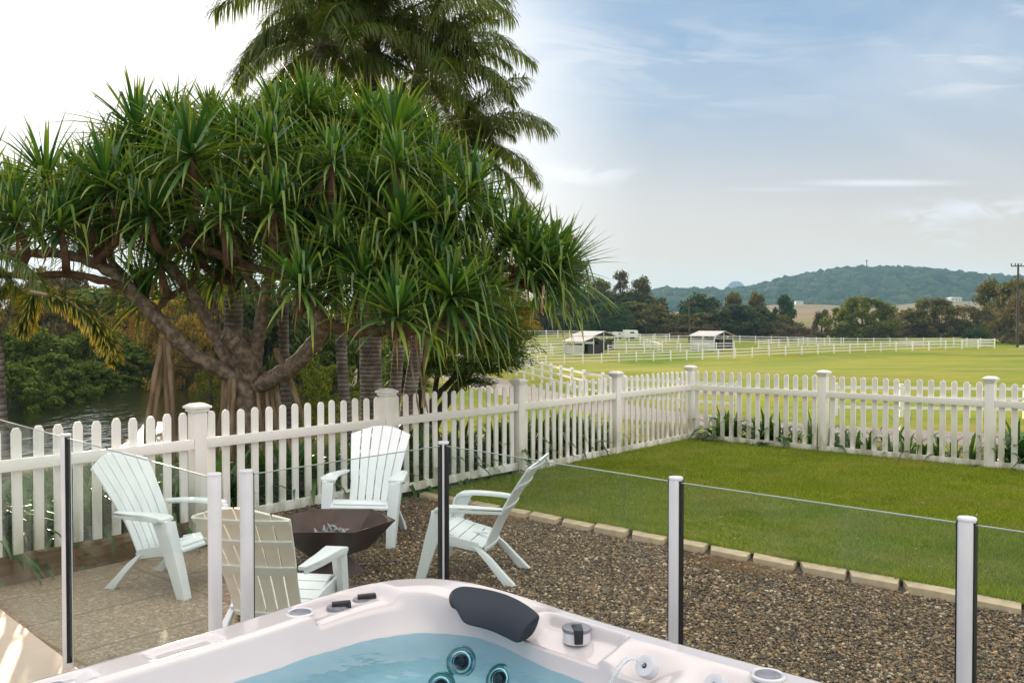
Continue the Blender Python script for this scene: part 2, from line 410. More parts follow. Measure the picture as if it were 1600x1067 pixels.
def aggregate():
    m, t, b, o = nt('exposed_aggregate')
    tcn = nod(t, 'ShaderNodeTexCoord').outputs['Object']
    v = nod(t, 'ShaderNodeTexVoronoi'); v.inputs['Scale'].default_value = 70; t.links.new(tcn, v.inputs['Vector'])
    v2 = nod(t, 'ShaderNodeTexVoronoi'); v2.inputs['Scale'].default_value = 33; t.links.new(tcn, v2.inputs['Vector'])
    hs = nod(t, 'ShaderNodeSeparateColor'); t.links.new(v.outputs['Color'], hs.inputs[0])
    h2 = nod(t, 'ShaderNodeSeparateColor'); t.links.new(v2.outputs['Color'], h2.inputs[0])
    r = nod(t, 'ShaderNodeValToRGB'); e = r.color_ramp.elements
    e[0].color = (.12, .085, .06, 1); e[1].color = (.50, .39, .27, 1)
    for p, c in ((.3, (.21, .15, .105)), (.55, (.28, .195, .125)), (.8, (.34, .235, .135))): e.new(p).color = (*c, 1)
    t.links.new(hs.outputs[0], r.inputs[0])
    c = mixc(t, mrange(t, h2.outputs[1], .93, .97), r.outputs[0], (.46, .39, .30))
    c = mixc(t, mrange(t, v.outputs['Distance'], .2, .6, 0, .4), c, (.20, .165, .13))
    c = mixc(t, mrange(t, noise(t, .9, 5), .4, .7, 0, .35), c, (.24, .20, .15))
    mp = nod(t, 'ShaderNodeMapping'); mp.inputs['Rotation'].default_value = (0, 0, R(41.5)); mp.inputs['Location'].default_value = (.13, .05, 0)
    t.links.new(tcn, mp.inputs[0])
    br = nod(t, 'ShaderNodeTexBrick'); br.offset = 0.5
    for k, q in (('Scale', 1), ('Mortar Size', .016), ('Mortar Smooth', .5), ('Brick Width', .70), ('Row Height', 1.15)): br.inputs[k].default_value = q
    wb = nod(t, 'ShaderNodeVectorMath', operation='ADD'); t.links.new(mp.outputs[0], wb.inputs[0])
    ns = nod(t, 'ShaderNodeTexNoise'); ns.inputs['Scale'].default_value = 9; t.links.new(tcn, ns.inputs['Vector'])
    sc_ = nod(t, 'ShaderNodeVectorMath', operation='SCALE'); sc_.inputs['Scale'].default_value = .022; t.links.new(ns.outputs['Color'], sc_.inputs[0]); t.links.new(sc_.outputs[0], wb.inputs[1])
    t.links.new(wb.outputs[0], br.inputs['Vector'])
    c = mixc(t, mrange(t, br.outputs['Fac'], 0, 1, 0, .85), c, (.13, .105, .05))
    t.links.new(c, b.inputs['Base Color']); b.inputs['Roughness'].default_value = .62
    bn = bump(t, b, v.outputs['Distance'], .45, .006); bn.invert = True
    return m
M['aggregate'] = aggregate()
def tilemat():
    m, t, b, o = nt('cream_tiles')
    tcn = nod(t, 'ShaderNodeTexCoord').outputs['Object']
    mp = nod(t, 'ShaderNodeMapping'); mp.inputs['Rotation'].default_value = (0, 0, R(44)); mp.inputs['Location'].default_value = (.1, .28, 0); t.links.new(tcn, mp.inputs[0])
    br = nod(t, 'ShaderNodeTexBrick'); br.offset = 0.0
    for k, q in (('Scale', 1), ('Mortar Size', .004), ('Mortar Smooth', .3), ('Brick Width', .60), ('Row Height', .60), ('Bias', -.2)): br.inputs[k].default_value = q
    br.inputs['Color1'].default_value = (.52, .42, .33, 1); br.inputs['Color2'].default_value = (.47, .385, .30, 1); br.inputs['Mortar'].default_value = (.42, .35, .27, 1)
    t.links.new(mp.outputs[0], br.inputs['Vector'])
    c = mixc(t, mrange(t, noise(t, 4, 6), .4, .7, 0, .4), br.outputs['Color'], (.56, .48, .40))
    t.links.new(c, b.inputs['Base Color']); b.inputs['Roughness'].default_value = .4
    return m
M['tiles'] = tilemat()
M['lawn_soil'] = simple('lawn_turf', (.09, .14, .012), .95, spec=.1, col2=(.17, .19, .03), nscale=2.2, bscale=120, bstr=.5, bdist=.02)
M['paver'] = simple('sandstone_paver', (.56, .43, .28), .75, col2=(.44, .34, .22), nscale=9, bscale=70, bstr=.3, bdist=.006, a=.35, b_=.7)
M['driveway'] = simple('driveway_concrete', (.21, .175, .165), .8, col2=(.27, .225, .20), nscale=.6, bscale=30, bstr=.2)
M['sleeper'] = simple('timber_sleeper', (.16, .095, .05), .8, col2=(.24, .15, .08), nscale=8, stretch=(.3, .3, 4))
def terrainmat():
    m, t, b, o = nt('grassland')
    g = nod(t, 'ShaderNodeNewGeometry'); sp = nod(t, 'ShaderNodeSeparateXYZ'); t.links.new(g.outputs['Position'], sp.inputs[0])
    pos = g.outputs['Position']
    c = mixc(t, mrange(t, noise(t, .12, 6, pos, (.6, 1, 1)), .38, .60), (.16, .22, .010), (.265, .265, .022))
    c = mixc(t, mrange(t, noise(t, 1.5, 6, pos, (.35, 1, 1)), .42, .68, 0, .6), c, (.125, .155, .012))
    c = mixc(t, mrange(t, noise(t, .35, 6, pos, (.25, 1, 1)), .52, .66, 0, .7), c, (.29, .23, .06))
    yards = mrange(t, sp.outputs[1], 118, 150)
    c = mixc(t, mrange(t, noise(t, .06, 3, pos, (1, .8, 1)), .42, .58, 0, .55), c, (.30, .25, .11)) if False else c
    far = mrange(t, sp.outputs[1], 195, 230)
    fc = mixc(t, mrange(t, noise(t, .02, 5, pos, (.15, 1, 1)), .42, .58), (.16, .155, .05), (.23, .165, .10))
    c = mixc(t, far, c, fc)
    bare = nod(t, 'ShaderNodeMath', operation='MULTIPLY')
    t.links.new(mrange(t, sp.outputs[1], 30, 22), bare.inputs[0]); t.links.new(mrange(t, noise(t, .9, 5, pos), .42, .6), bare.inputs[1])
    c = mixc(t, bare.outputs[0], c, (.10, .068, .04))
    bank = nod(t, 'ShaderNodeMath', operation='MULTIPLY'); t.links.new(mrange(t, sp.outputs[0], -2, -7), bank.inputs[0]); t.links.new(mrange(t, sp.outputs[1], 120, 90), bank.inputs[1])
    c = mixc(t, bank.outputs[0], c, (.085, .075, .03))
    t.links.new(c, b.inputs['Base Color']); b.inputs['Roughness'].default_value = .95; b.inputs['Specular IOR Level'].default_value = .15
    bump(t, b, noise(t, 3, 6, pos), .6, .12)
    return m
M['terrain'] = terrainmat()
M['creek'] = simple('creek_water', (.016, .018, .007), .10, spec=.5)
_b = M['creek'].node_tree.nodes['Principled BSDF']; _t = M['creek'].node_tree
_n = bump(_t, _b, noise(_t, 1.6, 3, 'Object', (1, .35, 1)), .8, .10)
M['bark_pandanus'] = simple('bark_pandanus', (.14, .10, .07), .85, col2=(.30, .24, .18), nscale=14, bscale=30, bstr=.6, bdist=.02, stretch=(1, 1, .9))
M['bark_brown'] = simple('bark_brown', (.10, .055, .032), .85, col2=(.17, .10, .06), nscale=10, bscale=26, bstr=.5, bdist=.02)
M['root'] = simple('prop_root', (.20, .14, .085), .85, col2=(.34, .25, .165), nscale=12, bscale=30, bstr=.5, stretch=(1, 1, .2))
M['bark_dark'] = simple('bark_dark', (.045, .034, .026), .9, col2=(.075, .06, .045), nscale=10, bscale=20, bstr=.5)
def palmbark():
    m, t, b, o = nt('palm_bark')
    tcn = nod(t, 'ShaderNodeTexCoord').outputs['Object']; sp = nod(t, 'ShaderNodeSeparateXYZ'); t.links.new(tcn, sp.inputs[0])
    w = nod(t, 'ShaderNodeTexWave', wave_type='BANDS', bands_direction='Z'); w.inputs['Scale'].default_value = 4.6; w.inputs['Distortion'].default_value = 1.2; w.inputs['Detail'].default_value = 3; w.inputs['Detail Scale'].default_value = 2
    t.links.new(tcn, w.inputs[0])
    c = mixc(t, mrange(t, noise(t, 5, 6, tcn), .35, .7), (.10, .082, .07), (.30, .265, .235))
    c = mixc(t, mrange(t, w.outputs['Fac'], .78, .95, 0, .75), c, (.045, .034, .026))
    t.links.new(c, b.inputs['Base Color']); b.inputs['Roughness'].default_value = .8
    bump(t, b, w.outputs['Fac'], .5, .02).invert = True
    return m
M['palm_bark'] = palmbark()
M['crownshaft'] = simple('crownshaft', (.22, .28, .14), .45, col2=(.34, .36, .22), nscale=5, stretch=(1, 1, .2))
M['pandanus_leaf'] = leafmat('pandanus_leaf', [(.022, .078, .026), (.04, .13, .03), (.07, .18, .034), (.12, .24, .038), (.26, .33, .05)], .44, .32, tip=(.62, 1.05, (.27, .29, .05)), spec=.55)
M['dead_leaf'] = leafmat('dead_leaf', [(.16, .09, .045), (.25, .17, .09)], .7, .25)
M['palm_leaf'] = leafmat('palm_leaf', [(.04, .10, .02), (.07, .14, .024), (.11, .17, .03), (.19, .20, .045)], .42, .38, tip=(.7, 1.0, (.20, .17, .05)), spec=.45)
M['rachis'] = simple('rachis', (.20, .17, .07), .6)
M['strap_leaf'] = leafmat('strap_leaf', [(.018, .06, .014), (.03, .095, .018), (.05, .13, .022), (.09, .16, .03)], .35, .3, spec=.5)
LEAFK = {
 'dark': [(.018, .036, .008), (.036, .058, .012), (.062, .082, .018)],
 'deep': [(.014, .05, .009), (.03, .085, .014), (.055, .11, .018)],
 'olive': [(.055, .065, .012), (.10, .10, .018), (.17, .145, .028)],
 'airy': [(.06, .058, .024), (.10, .09, .032), (.16, .12, .045)],
 'grey': [(.08, .065, .036), (.13, .105, .055), (.18, .14, .065)],
 'bright': [(.05, .085, .012), (.10, .14, .018), (.19, .19, .024)],
 'gold': [(.11, .10, .035), (.24, .18, .05), (.42, .29, .08)],
 'mangrove': [(.04, .072, .010), (.08, .125, .014), (.15, .20, .024)],
 'yellow': [(.30, .28, .03), (.40, .36, .05)],
 'feather': [(.03, .075, .010), (.06, .12, .014), (.13, .17, .02)],
}
for k, c in LEAFK.items(): M['leaf_' + k] = leafmat('leaf_' + k, c, .6, .30 if k not in ('gold', 'bright') else .55, spec=.2)
M['roof_metal'] = simple('roof_metal', (.62, .58, .54), .5, col2=(.54, .50, .46), nscale=1.5)
M['black_wall'] = simple('black_wall', (.022, .018, .018), .7)
M['house_white'] = simple('house_white', (.75, .74, .72), .6)
M['house_roof'] = simple('house_roof', (.60, .60, .62), .5)
M['window_dark'] = simple('window_dark', (.04, .05, .06), .1)
M['pole'] = simple('pole_timber', (.075, .055, .042), .85)

# ---------------------------------------------------------------- terrain
C0 = Vector((2.85, 14.68)); DL = Vector((-.629, -.777)).normalized(); DR = Vector((.741, -.672)).normalized()
NL = Vector((-.777, .629)); NR = Vector((.672, .741))
CREEK = [(-48, 2), (-24, 20), (-16.5, 33), (-20.5, 50), (-28, 62), (-44, 74), (-70, 84)]
def hz(x, y):
    x = np.asarray(x, float); y = np.asarray(y, float)
    sL = (x - C0.x) * NL.x + (y - C0.y) * NL.y
    sR = (x - C0.x) * NR.x + (y - C0.y) * NR.y
    s = np.maximum(sL, sR)
    z = np.where(s < 0.1, -.13, 0.0)
    z = z + sstep(.05, .12, s) * .07 - .06 * sstep(-.1, .05, s) * 0
    padd = -1.72
    z = np.where(s > .1, -.06 + (padd + .06) * sstep(.6, 15.0, s), z)
    # fall towards the far paddocks, more on the creek side
    tgt = -3.6 + .0255 * np.clip(x, -15, 90) + .042 * (1.31 - np.clip((x - 10) / 40, 0, 1)) * np.clip(y - 115, 0, 55)
    z = z + (tgt - padd) * sstep(58, 108, y) * sstep(-8, 2, x)
    # far field rises beyond the tree line
    z = z + sstep(190, 430, y) * 7.0 + 8 * np.exp(-((x - 243) / 80) ** 2 - ((y - 780) / 80) ** 2) + 13 * np.exp(-((x - 432) / 90) ** 2 - ((y - 900) / 90) ** 2)
    z = z + 3.0 * sstep(420, 900, y)
    # creek channel
    d = np.full(x.shape, 1e9)
    for (ax, ay), (bx, by) in zip(CREEK[:-1], CREEK[1:]):
        dx, dy = bx - ax, by - ay
        t = np.clip(((x - ax) * dx + (y - ay) * dy) / (dx * dx + dy * dy), 0, 1)
        d = np.minimum(d, np.hypot(x - ax - t * dx, y - ay - t * dy))
    k = 1 - sstep(5.5, 9.5, d)
    z = z * (1 - k) + (-3.4) * k
    return z
def HZ(x, y): return float(hz(np.array([x]), np.array([y]))[0])
def T(px, py, lo=8, hi=600):
    d = ray(px, py); y = lo
    while y < hi:
        t = y / d.y; q = Vector((d.x * t, y, CZ + d.z * t))
        if q.z <= HZ(q.x, q.y): return Vector((q.x, q.y, HZ(q.x, q.y)))
        y += max(.15, y * .004)
    return Vector((q.x, q.y, HZ(q.x, q.y)))
rr = np.concatenate([[0.0], np.geomspace(1.5, 1900, 230)]); NA = 420
# finer sectors in front, coarser behind
th = np.sort(np.concatenate([np.linspace(-45, 45, 300, endpoint=False), np.linspace(45, 315, 120, endpoint=False)])); th = np.radians(th)
RRg, TT = np.meshgrid(rr, th, indexing='ij'); X, Y = RRg * np.sin(TT), RRg * np.cos(TT)
Z = hz(X, Y)
n = len(th); i, j = np.meshgrid(np.arange(len(rr) - 1), np.arange(n), indexing='ij'); j2 = (j + 1) % n
F = np.stack([i * n + j, i * n + j2, (i + 1) * n + j2, (i + 1) * n + j], -1).reshape(-1, 4)
g = link('ground', npmesh('ground', np.stack([X, Y, Z], -1).reshape(-1, 3), F[:, ::-1], M['terrain'], True)); tag(g, kind='structure')

def sheet(name, poly, zf, mat, res=.12, mk='structure'):
    """ground sheet clipped to a convex polygon, on a regular grid with heights zf"""
    bm = bmesh.new(); xs = [p[0] for p in poly]; ys = [p[1] for p in poly]
    nx, ny = int((max(xs) - min(xs)) / res) + 2, int((max(ys) - min(ys)) / res) + 2
    vs = [[bm.verts.new((min(xs) + a * res, min(ys) + b * res, 0)) for b in range(ny)] for a in range(nx)]
    for a in range(nx - 1):
        for b in range(ny - 1): bm.faces.new((vs[a][b], vs[a + 1][b], vs[a + 1][b + 1], vs[a][b + 1]))
    m = len(poly); area = sum(poly[k][0] * poly[(k + 1) % m][1] - poly[(k + 1) % m][0] * poly[k][1] for k in range(m))
    for k in range(m):
        a, b = poly[k], poly[(k + 1) % m]; nrm = Vector((b[1] - a[1], a[0] - b[0], 0)) * (1 if area > 0 else -1)
        bmesh.ops.bisect_plane(bm, geom=bm.verts[:] + bm.edges[:] + bm.faces[:], plane_co=(*a, 0), plane_no=nrm, clear_outer=True)
    for v in bm.verts: v.co.z = zf(v.co.x, v.co.y)
    me = bpy.data.meshes.new(name); bm.to_mesh(me); bm.free(); me.shade_smooth(); me.materials.append(mat)
    o = link(name, me); tag(o, kind=mk); return o
def distL(x, y): return (C0.x - x) * NL.x + (C0.y - y) * NL.y      # inside distance from the left fence
E0, E1 = Vector((-.78, 9.80)), Vector((3.35, 6.01)); ED = (E1 - E0).normalized()
# edge line meets the left fence
def isect(p, d, q, e):
    den = d.x * e.y - d.y * e.x; t = ((q.x - p.x) * e.y - (q.y - p.y) * e.x) / den
    return p + d * t
J = isect(E0, ED, C0, DL)
FR = C0 + DR * 11.0; EE = E0 + ED * 11.5
FL = C0 + DL * 16.5
lawn = sheet('lawn', [tuple(C0), tuple(J), tuple(EE), tuple(FR)], lambda x, y: 0.0, M['lawn_soil'], .25)
EN = Vector((-ED.y, ED.x)) * -1      # towards the gravel
if EN.y > 0: EN = -EN
def gz(x, y): return -.06 + .032 * math.exp(-max((x - E0.x) * EN.x + (y - E0.y) * EN.y - .1, 0) / .3) + .17 * math.exp(-max(distL(x, y), 0) / .45) * float(sstep(-.2, 1.6, (J - Vector((x, y))).dot(-DL)))
GB0, GB1 = Vector((-1.60, 5.45)), Vector((-2.55, 8.0))       # gravel / concrete seam
gdir = (GB1 - GB0).normalized(); GBf = isect(GB0, gdir, C0, DL); GBn = GB0 - gdir * 6.0
gravel = sheet('gravel', [tuple(J - ED * -0.0), tuple(GBf), tuple(GBn), (EE.x, -2.0), tuple(EE)], gz, M['gravel_bed'], .12)
pav = sheet('pavement', [tuple(GBf), tuple(FL), (-9.5, -4.0), tuple(GBn)], lambda x, y: -.062 + .15 * math.exp(-max(distL(x, y), 0) / .25) * 0, M['aggregate'], .3)
TU = Vector((.6945, -.7195)); TA = Vector((-2.40, 4.94)); TB = TA - TU * 9; TC = TA + TU * 5.2; TV = Vector((.7195, .6945))
tl = MB()
tp = [TA, TB, TB - TV * 7, TA + TU * 2.2 - TV * 7, TC - TV * .02]
c1 = Vector((-2.40, 4.94))
tl.prism([tuple(TA - TU * 9), tuple(TA - TU * 9 - TV * 8), tuple(TA + TU * 4.6 - TV * 8), tuple(TA + TU * 4.6)], -.10, .02, lambda a, b, h: (a, b, h))
tag(tl.build('paved_terrace', M['tiles'], bevel=.006), kind='structure')

# water of the creek
wb = MB(); wb.grid(lambda u, v: (-75 + u * 67, -2 + v * 96, -2.2), 24, 30)
tag(wb.build('creek', M['creek'], smooth=True, flip=False), kind='structure')

# driveway: strip laid on the ground
DRV = [(34, 22), (23, 25.5), (15.5, 27.6), (9.6, 30.6), (4.9, 36.4), (1.0, 45.5), (-2.2, 57), (-5.2, 70), (-10, 88)]
def catmull(pts, k=10):
    out = []; p = [Vector(q) for q in pts]; p = [p[0] * 2 - p[1]] + p + [p[-1] * 2 - p[-2]]
    for i in range(1, len(p) - 2):
        for s in range(k):
            t = s / k; a, b, c, d = p[i - 1:i + 3]
            out.append(.5 * ((2 * b) + (c - a) * t + (2 * a - 5 * b + 4 * c - d) * t * t + (3 * b - a - 3 * c + d) * t ** 3))
    return out + [p[-2]]
dp_ = catmull([(a, b, 0) for a, b in DRV], 14); dv = []; HWD = 1.9
for i, p in enumerate(dp_):
    q = (dp_[min(i + 1, len(dp_) - 1)] - dp_[max(i - 1, 0)]).normalized(); nn = Vector((q.y, -q.x, 0))
    row = []
    for k in range(9):
        e = p + nn * HWD * (k / 4 - 1); row.append((e.x, e.y, HZ(e.x, e.y) + .05 - (.1 if k in (0, 8) else 0)))
    dv += row
df = [(i * 9 + k, i * 9 + k + 1, i * 9 + 10 + k, i * 9 + 9 + k) for i in range(len(dp_) - 1) for k in range(8)]
tag(link('driveway', npmesh('driveway', dv, df, M['driveway'], True)), kind='structure')

# ---------------------------------------------------------------- lawn edging: sandstone pavers
eg = empty('stone_edging', (E0.x, E0.y, 0)); tag(eg, 'low sandstone paver edging between green lawn and brown gravel', 'edging')
random.seed(5)
s0 = (J - E0).dot(ED); s_ = s0 + .02; k = 0
pm = []
for v in range(4):
    b = MB(); sk = [.09, .13, .06, .15][v]
    b.prism([(0, 0), (.366, 0), (.395 + sk * .1, -.155), (.055 + sk * .3, -.155)], -.14, .016, lambda a, c, h: (a, c, h))
    pm.append(b.mesh('paver', M['paver'], bevel=.008))
ang = math.atan2(ED.y, ED.x)
while s_ < 10.4:
    p = E0 + ED * s_
    o = link('paver', pm[k % 4], eg); o.location = (p.x - E0.x, p.y - E0.y, random.uniform(-.006, .006)); o.rotation_euler = (random.uniform(-.015, .015), random.uniform(-.01, .01), ang + random.uniform(-.012, .012))
    s_ += .388 + random.uniform(-.004, .008); k += 1

# ---------------------------------------------------------------- lawn blades (uncountable)
rng = np.random.default_rng(3)
def blades(name, pts, hgt, wid, mat, lean=.5, label=None, cat='grass', seed=1):
    r = np.random.default_rng(seed); n = len(pts)
    a = r.uniform(0, 2 * np.pi, n); h = hgt * r.uniform(.5, 1.25, n); w = wid * r.uniform(.6, 1.3, n)
    dx, dy = np.cos(a), np.sin(a); la = r.uniform(0, 2 * np.pi, n); ll = h * r.uniform(.1, lean * 2, n)
    b0 = pts + np.stack([dx * w, dy * w, np.zeros(n)], -1) / 2; b1 = pts - np.stack([dx * w, dy * w, np.zeros(n)], -1) / 2
    tp = pts + np.stack([np.cos(la) * ll, np.sin(la) * ll, h], -1)
    V = np.stack([b0, b1, tp], 1).reshape(-1, 3); F = np.arange(n * 3).reshape(-1, 3)
    at = np.tile([0., 0., 1.], n)
    o = link(name, npmesh(name, V, F, mat, attrs={'t': at})); tag(o, label, cat, kind='stuff'); return o
def inpoly(x, y, poly):
    ok = np.ones(x.shape, bool); m = len(poly); area = sum(poly[k][0] * poly[(k + 1) % m][1] - poly[(k + 1) % m][0] * poly[k][1] for k in range(m)); s = 1 if area > 0 else -1
    for k in range(m):
        a, b = poly[k], poly[(k + 1) % m]; ok &= ((b[0] - a[0]) * (y - a[1]) - (b[1] - a[1]) * (x - a[0])) * s >= 0
    return ok
def inview(x, y, mar=.16): return (y > 1.5) & (np.abs(x / np.maximum(y, .1)) < .557 + mar)
lp = [tuple(C0), tuple(J), tuple(EE), tuple(FR)]
N = 1500000; x = rng.uniform(-1.8, 11, N); y = rng.uniform(2, 14.8, N); ok = inpoly(x, y, lp) & inview(x, y); x, y = x[ok], y[ok]
keep = rng.uniform(0, 1, len(x)) < np.clip(1.25 - y / 14, .28, 1); x, y = x[keep], y[keep]
x, y = x[:400000], y[:400000]
M['lawn_blade'] = leafmat('lawn_blade', [(.10, .19, .010), (.16, .25, .014), (.21, .29, .02), (.27, .33, .03), (.40, .35, .10)], .8, .3, spec=.08)
def patchy(m, col, sc1=1.1, k=.5):
    """worn, paler patches of turf by position"""
    t = m.node_tree; b = t.nodes['Principled BSDF']; g = nod(t, 'ShaderNodeNewGeometry'); src = b.inputs['Base Color'].links[0].from_socket
    c = mixc(t, mrange(t, noise(t, sc1, 5, g.outputs['Position'], (1, 1.4, 1)), .45, .68, 0, k), src, col); t.links.new(c, b.inputs['Base Color'])
patchy(M['lawn_blade'], (.33, .30, .09), 1.1, .75); patchy(M['lawn_blade'], (.09, .15, .012), .7, .5)
blades('lawn_grass', np.stack([x, y, np.full(len(x), -.002)], -1), .032, .0085, M['lawn_blade'], .7, 'short green clipped grass growing inside the picket fence', seed=2)

# ---------------------------------------------------------------- loose pebbles (uncountable)
def pebbles(name, pts, size, mat, label, cat, seed=4):
    r = np.random.default_rng(seed); n = len(pts)
    # a squashed octahedron with jittered corners, 8 faces
    base = np.array([[1, 0, 0], [-1, 0, 0], [0, 1, 0], [0, -1, 0], [0, 0, 1], [0, 0, -1]], float)
    fc = np.array([[0, 2, 4], [2, 1, 4], [1, 3, 4], [3, 0, 4], [2, 0, 5], [1, 2, 5], [3, 1, 5], [0, 3, 5]])
    s = size * r.lognormal(0, .33, n)[:, None, None]
    v = base[None] * (1 + r.uniform(-.28, .28, (n, 6, 1))) * np.array([1, .75, .5])
    v = v + r.uniform(-.12, .12, (n, 6, 3))
    a = r.uniform(0, 2 * np.pi, n); tl = r.uniform(-.5, .5, n)
    ca, sa, ct, st = np.cos(a)[:, None], np.sin(a)[:, None], np.cos(tl)[:, None], np.sin(tl)[:, None]
    x, y, z = v[..., 0], v[..., 1], v[..., 2]; x, z = x * ct - z * st, x * st + z * ct; x, y = x * ca - y * sa, x * sa + y * ca
    V = (np.stack([x, y, z], -1) * s + pts[:, None, :]).reshape(-1, 3)
    F = (fc[None] + (np.arange(n) * 6)[:, None, None]).reshape(-1, 3)
    o = link(name, npmesh(name, V, F, mat, True)); tag(o, label, cat, kind='stuff'); return o
gp = [tuple(J), tuple(GBf), tuple(GBn), (EE.x, -2.0), tuple(EE)]
N = 420000; x = rng.uniform(-3.2, 4.4, N); y = rng.uniform(2.4, 10.2, N); ok = inpoly(x, y, gp) & inview(x, y)
x, y = x[ok], y[ok]
dist_edge = (x - E0.x) * EN.x + (y - E0.y) * EN.y; ok = dist_edge > .16; x, y = x[ok], y[ok]
keep = rng.uniform(0, 1, len(x)) < np.clip(1.35 - y / 10, .35, 1); x, y = x[keep], y[keep]
x, y = x[:125000], y[:125000]
zz = np.array([gz(a, b) for a, b in zip(x, y)])
pebbles('loose_pebbles', np.stack([x, y, zz + rng.uniform(-.002, .009, len(x))], -1), .0125, M['pebbles'], 'loose brown and tan pebbles covering the gravel bed', 'pebbles')

# dry grass tufts along the gravel side of the edging
M['dry_grass'] = leafmat('dry_grass', [(.26, .15, .085), (.36, .23, .13), (.42, .31, .20)], .8, .3)
N = 60000; sA = rng.uniform(s0, 9.5, N); dA = np.abs(rng.normal(0, .16, N)) + .15
cl_ = np.sin(sA * 2.1) + np.sin(sA * 5.3 + 1) * .7 + rng.normal(0, .5, N); ok = (cl_ > .45) & (dA < .55)
x = E0.x + ED.x * sA + EN.x * dA; y = E0.y + ED.y * sA + EN.y * dA; ok &= inview(x, y)
x, y = x[ok][:13000], y[ok][:13000]
blades('dry_grass', np.stack([x, y, np.full(len(x), -.055)], -1), .045, .003, M['dry_grass'], 1.2, 'dry reddish grass wisps along the gravel side of the pavers', seed=9)

# ragged longer turf growing over the paver edge, stray stones and leaf litter
N = 16000; sA = rng.uniform(s0, 9.5, N); dA = rng.uniform(-.10, .02, N) * rng.uniform(.2, 1, N); ok = np.sin(sA * 3.1) + np.sin(sA * 8.3) * .6 + rng.normal(0, .7, N) > -.2
x = E0.x + ED.x * sA + EN.x * dA; y = E0.y + ED.y * sA + EN.y * dA; ok &= inview(x, y); x, y = x[ok], y[ok]
blades('edge_grass', np.stack([x, y, np.full(len(x), .0)], -1), .055, .007, M['lawn_blade'], .9, 'longer unclipped grass leaning over the sandstone pavers', seed=19)
N = 9000; x = rng.uniform(-3.2, 4.4, N); y = rng.uniform(2.4, 10.2, N); ok = inpoly(x, y, gp) & inview(x, y) & ((x - E0.x) * EN.x + (y - E0.y) * EN.y > .2); x, y = x[ok][:900], y[ok][:900]
pebbles('larger_stones', np.stack([x, y, np.array([gz(a, b) for a, b in zip(x, y)]) + .004], -1), .021, M['pebbles'], 'scattered larger stones lying on the gravel', 'stones', seed=14)
M['litter'] = leafmat('litter', [(.20, .12, .06), (.34, .23, .12), (.12, .075, .045)], .8, .1)
N = 5000; x = rng.uniform(-6, 9, N); y = rng.uniform(2.4, 14, N); ok = inview(x, y) & ((x - C0.x) * NL.x + (y - C0.y) * NL.y < -.2) & ((x - C0.x) * NR.x + (y - C0.y) * NR.y < -.2) & (((x - TA.x) * TV.x + (y - TA.y) * TV.y) > .1); x, y = x[ok][:420], y[ok][:420]
n = len(x); a = rng.uniform(0, 2 * np.pi, n); L = rng.uniform(.012, .035, n); w = L * rng.uniform(.15, .5, n); tz = rng.uniform(-.3, .3, n); onl = ((x - E0.x) * EN.x + (y - E0.y) * EN.y) < 0; z = np.where(onl, .022, -.042) + .006
d1 = np.stack([np.cos(a) * L, np.sin(a) * L, tz * L], -1); d2 = np.stack([-np.sin(a) * w, np.cos(a) * w, rng.uniform(-.3, .3, n) * w], -1); p = np.stack([x, y, z + .004], -1)
V = np.stack([p - d1, p + d2, p + d1, p - d2], 1).reshape(-1, 3)
tag(link('leaf_litter', npmesh('leaf_litter', V, np.arange(n * 4).reshape(-1, 4), M['litter'])), 'dry fallen leaves scattered over the gravel, patio and lawn', 'leaf litter', kind='stuff')

# low leafy ground cover on the bank between the long fence and the creek
N = 90000; tt = rng.uniform(1.2, 19, N); ss = rng.uniform(.75, 9.5, N) ; x = C0.x + DL.x * tt + NL.x * ss; y = C0.y + DL.y * tt + NL.y * ss
ok = inview(x, y) & (np.sin(x * 2.3 + np.sin(y * 1.7)) + rng.normal(0, .8, N) > -.8) & ((tt > 4.5) | (ss < 1.6)); x, y = x[ok], y[ok]; z = hz(x, y); ok = z > -2.1; x, y, z = x[ok][:34000], y[ok][:34000], z[ok][:34000]
blades('ground_cover', np.stack([x, y, z], -1), .34, .055, M['strap_leaf'], .9, 'dense dark green ground cover on the bank behind the long picket fence', 'ground cover', seed=29)
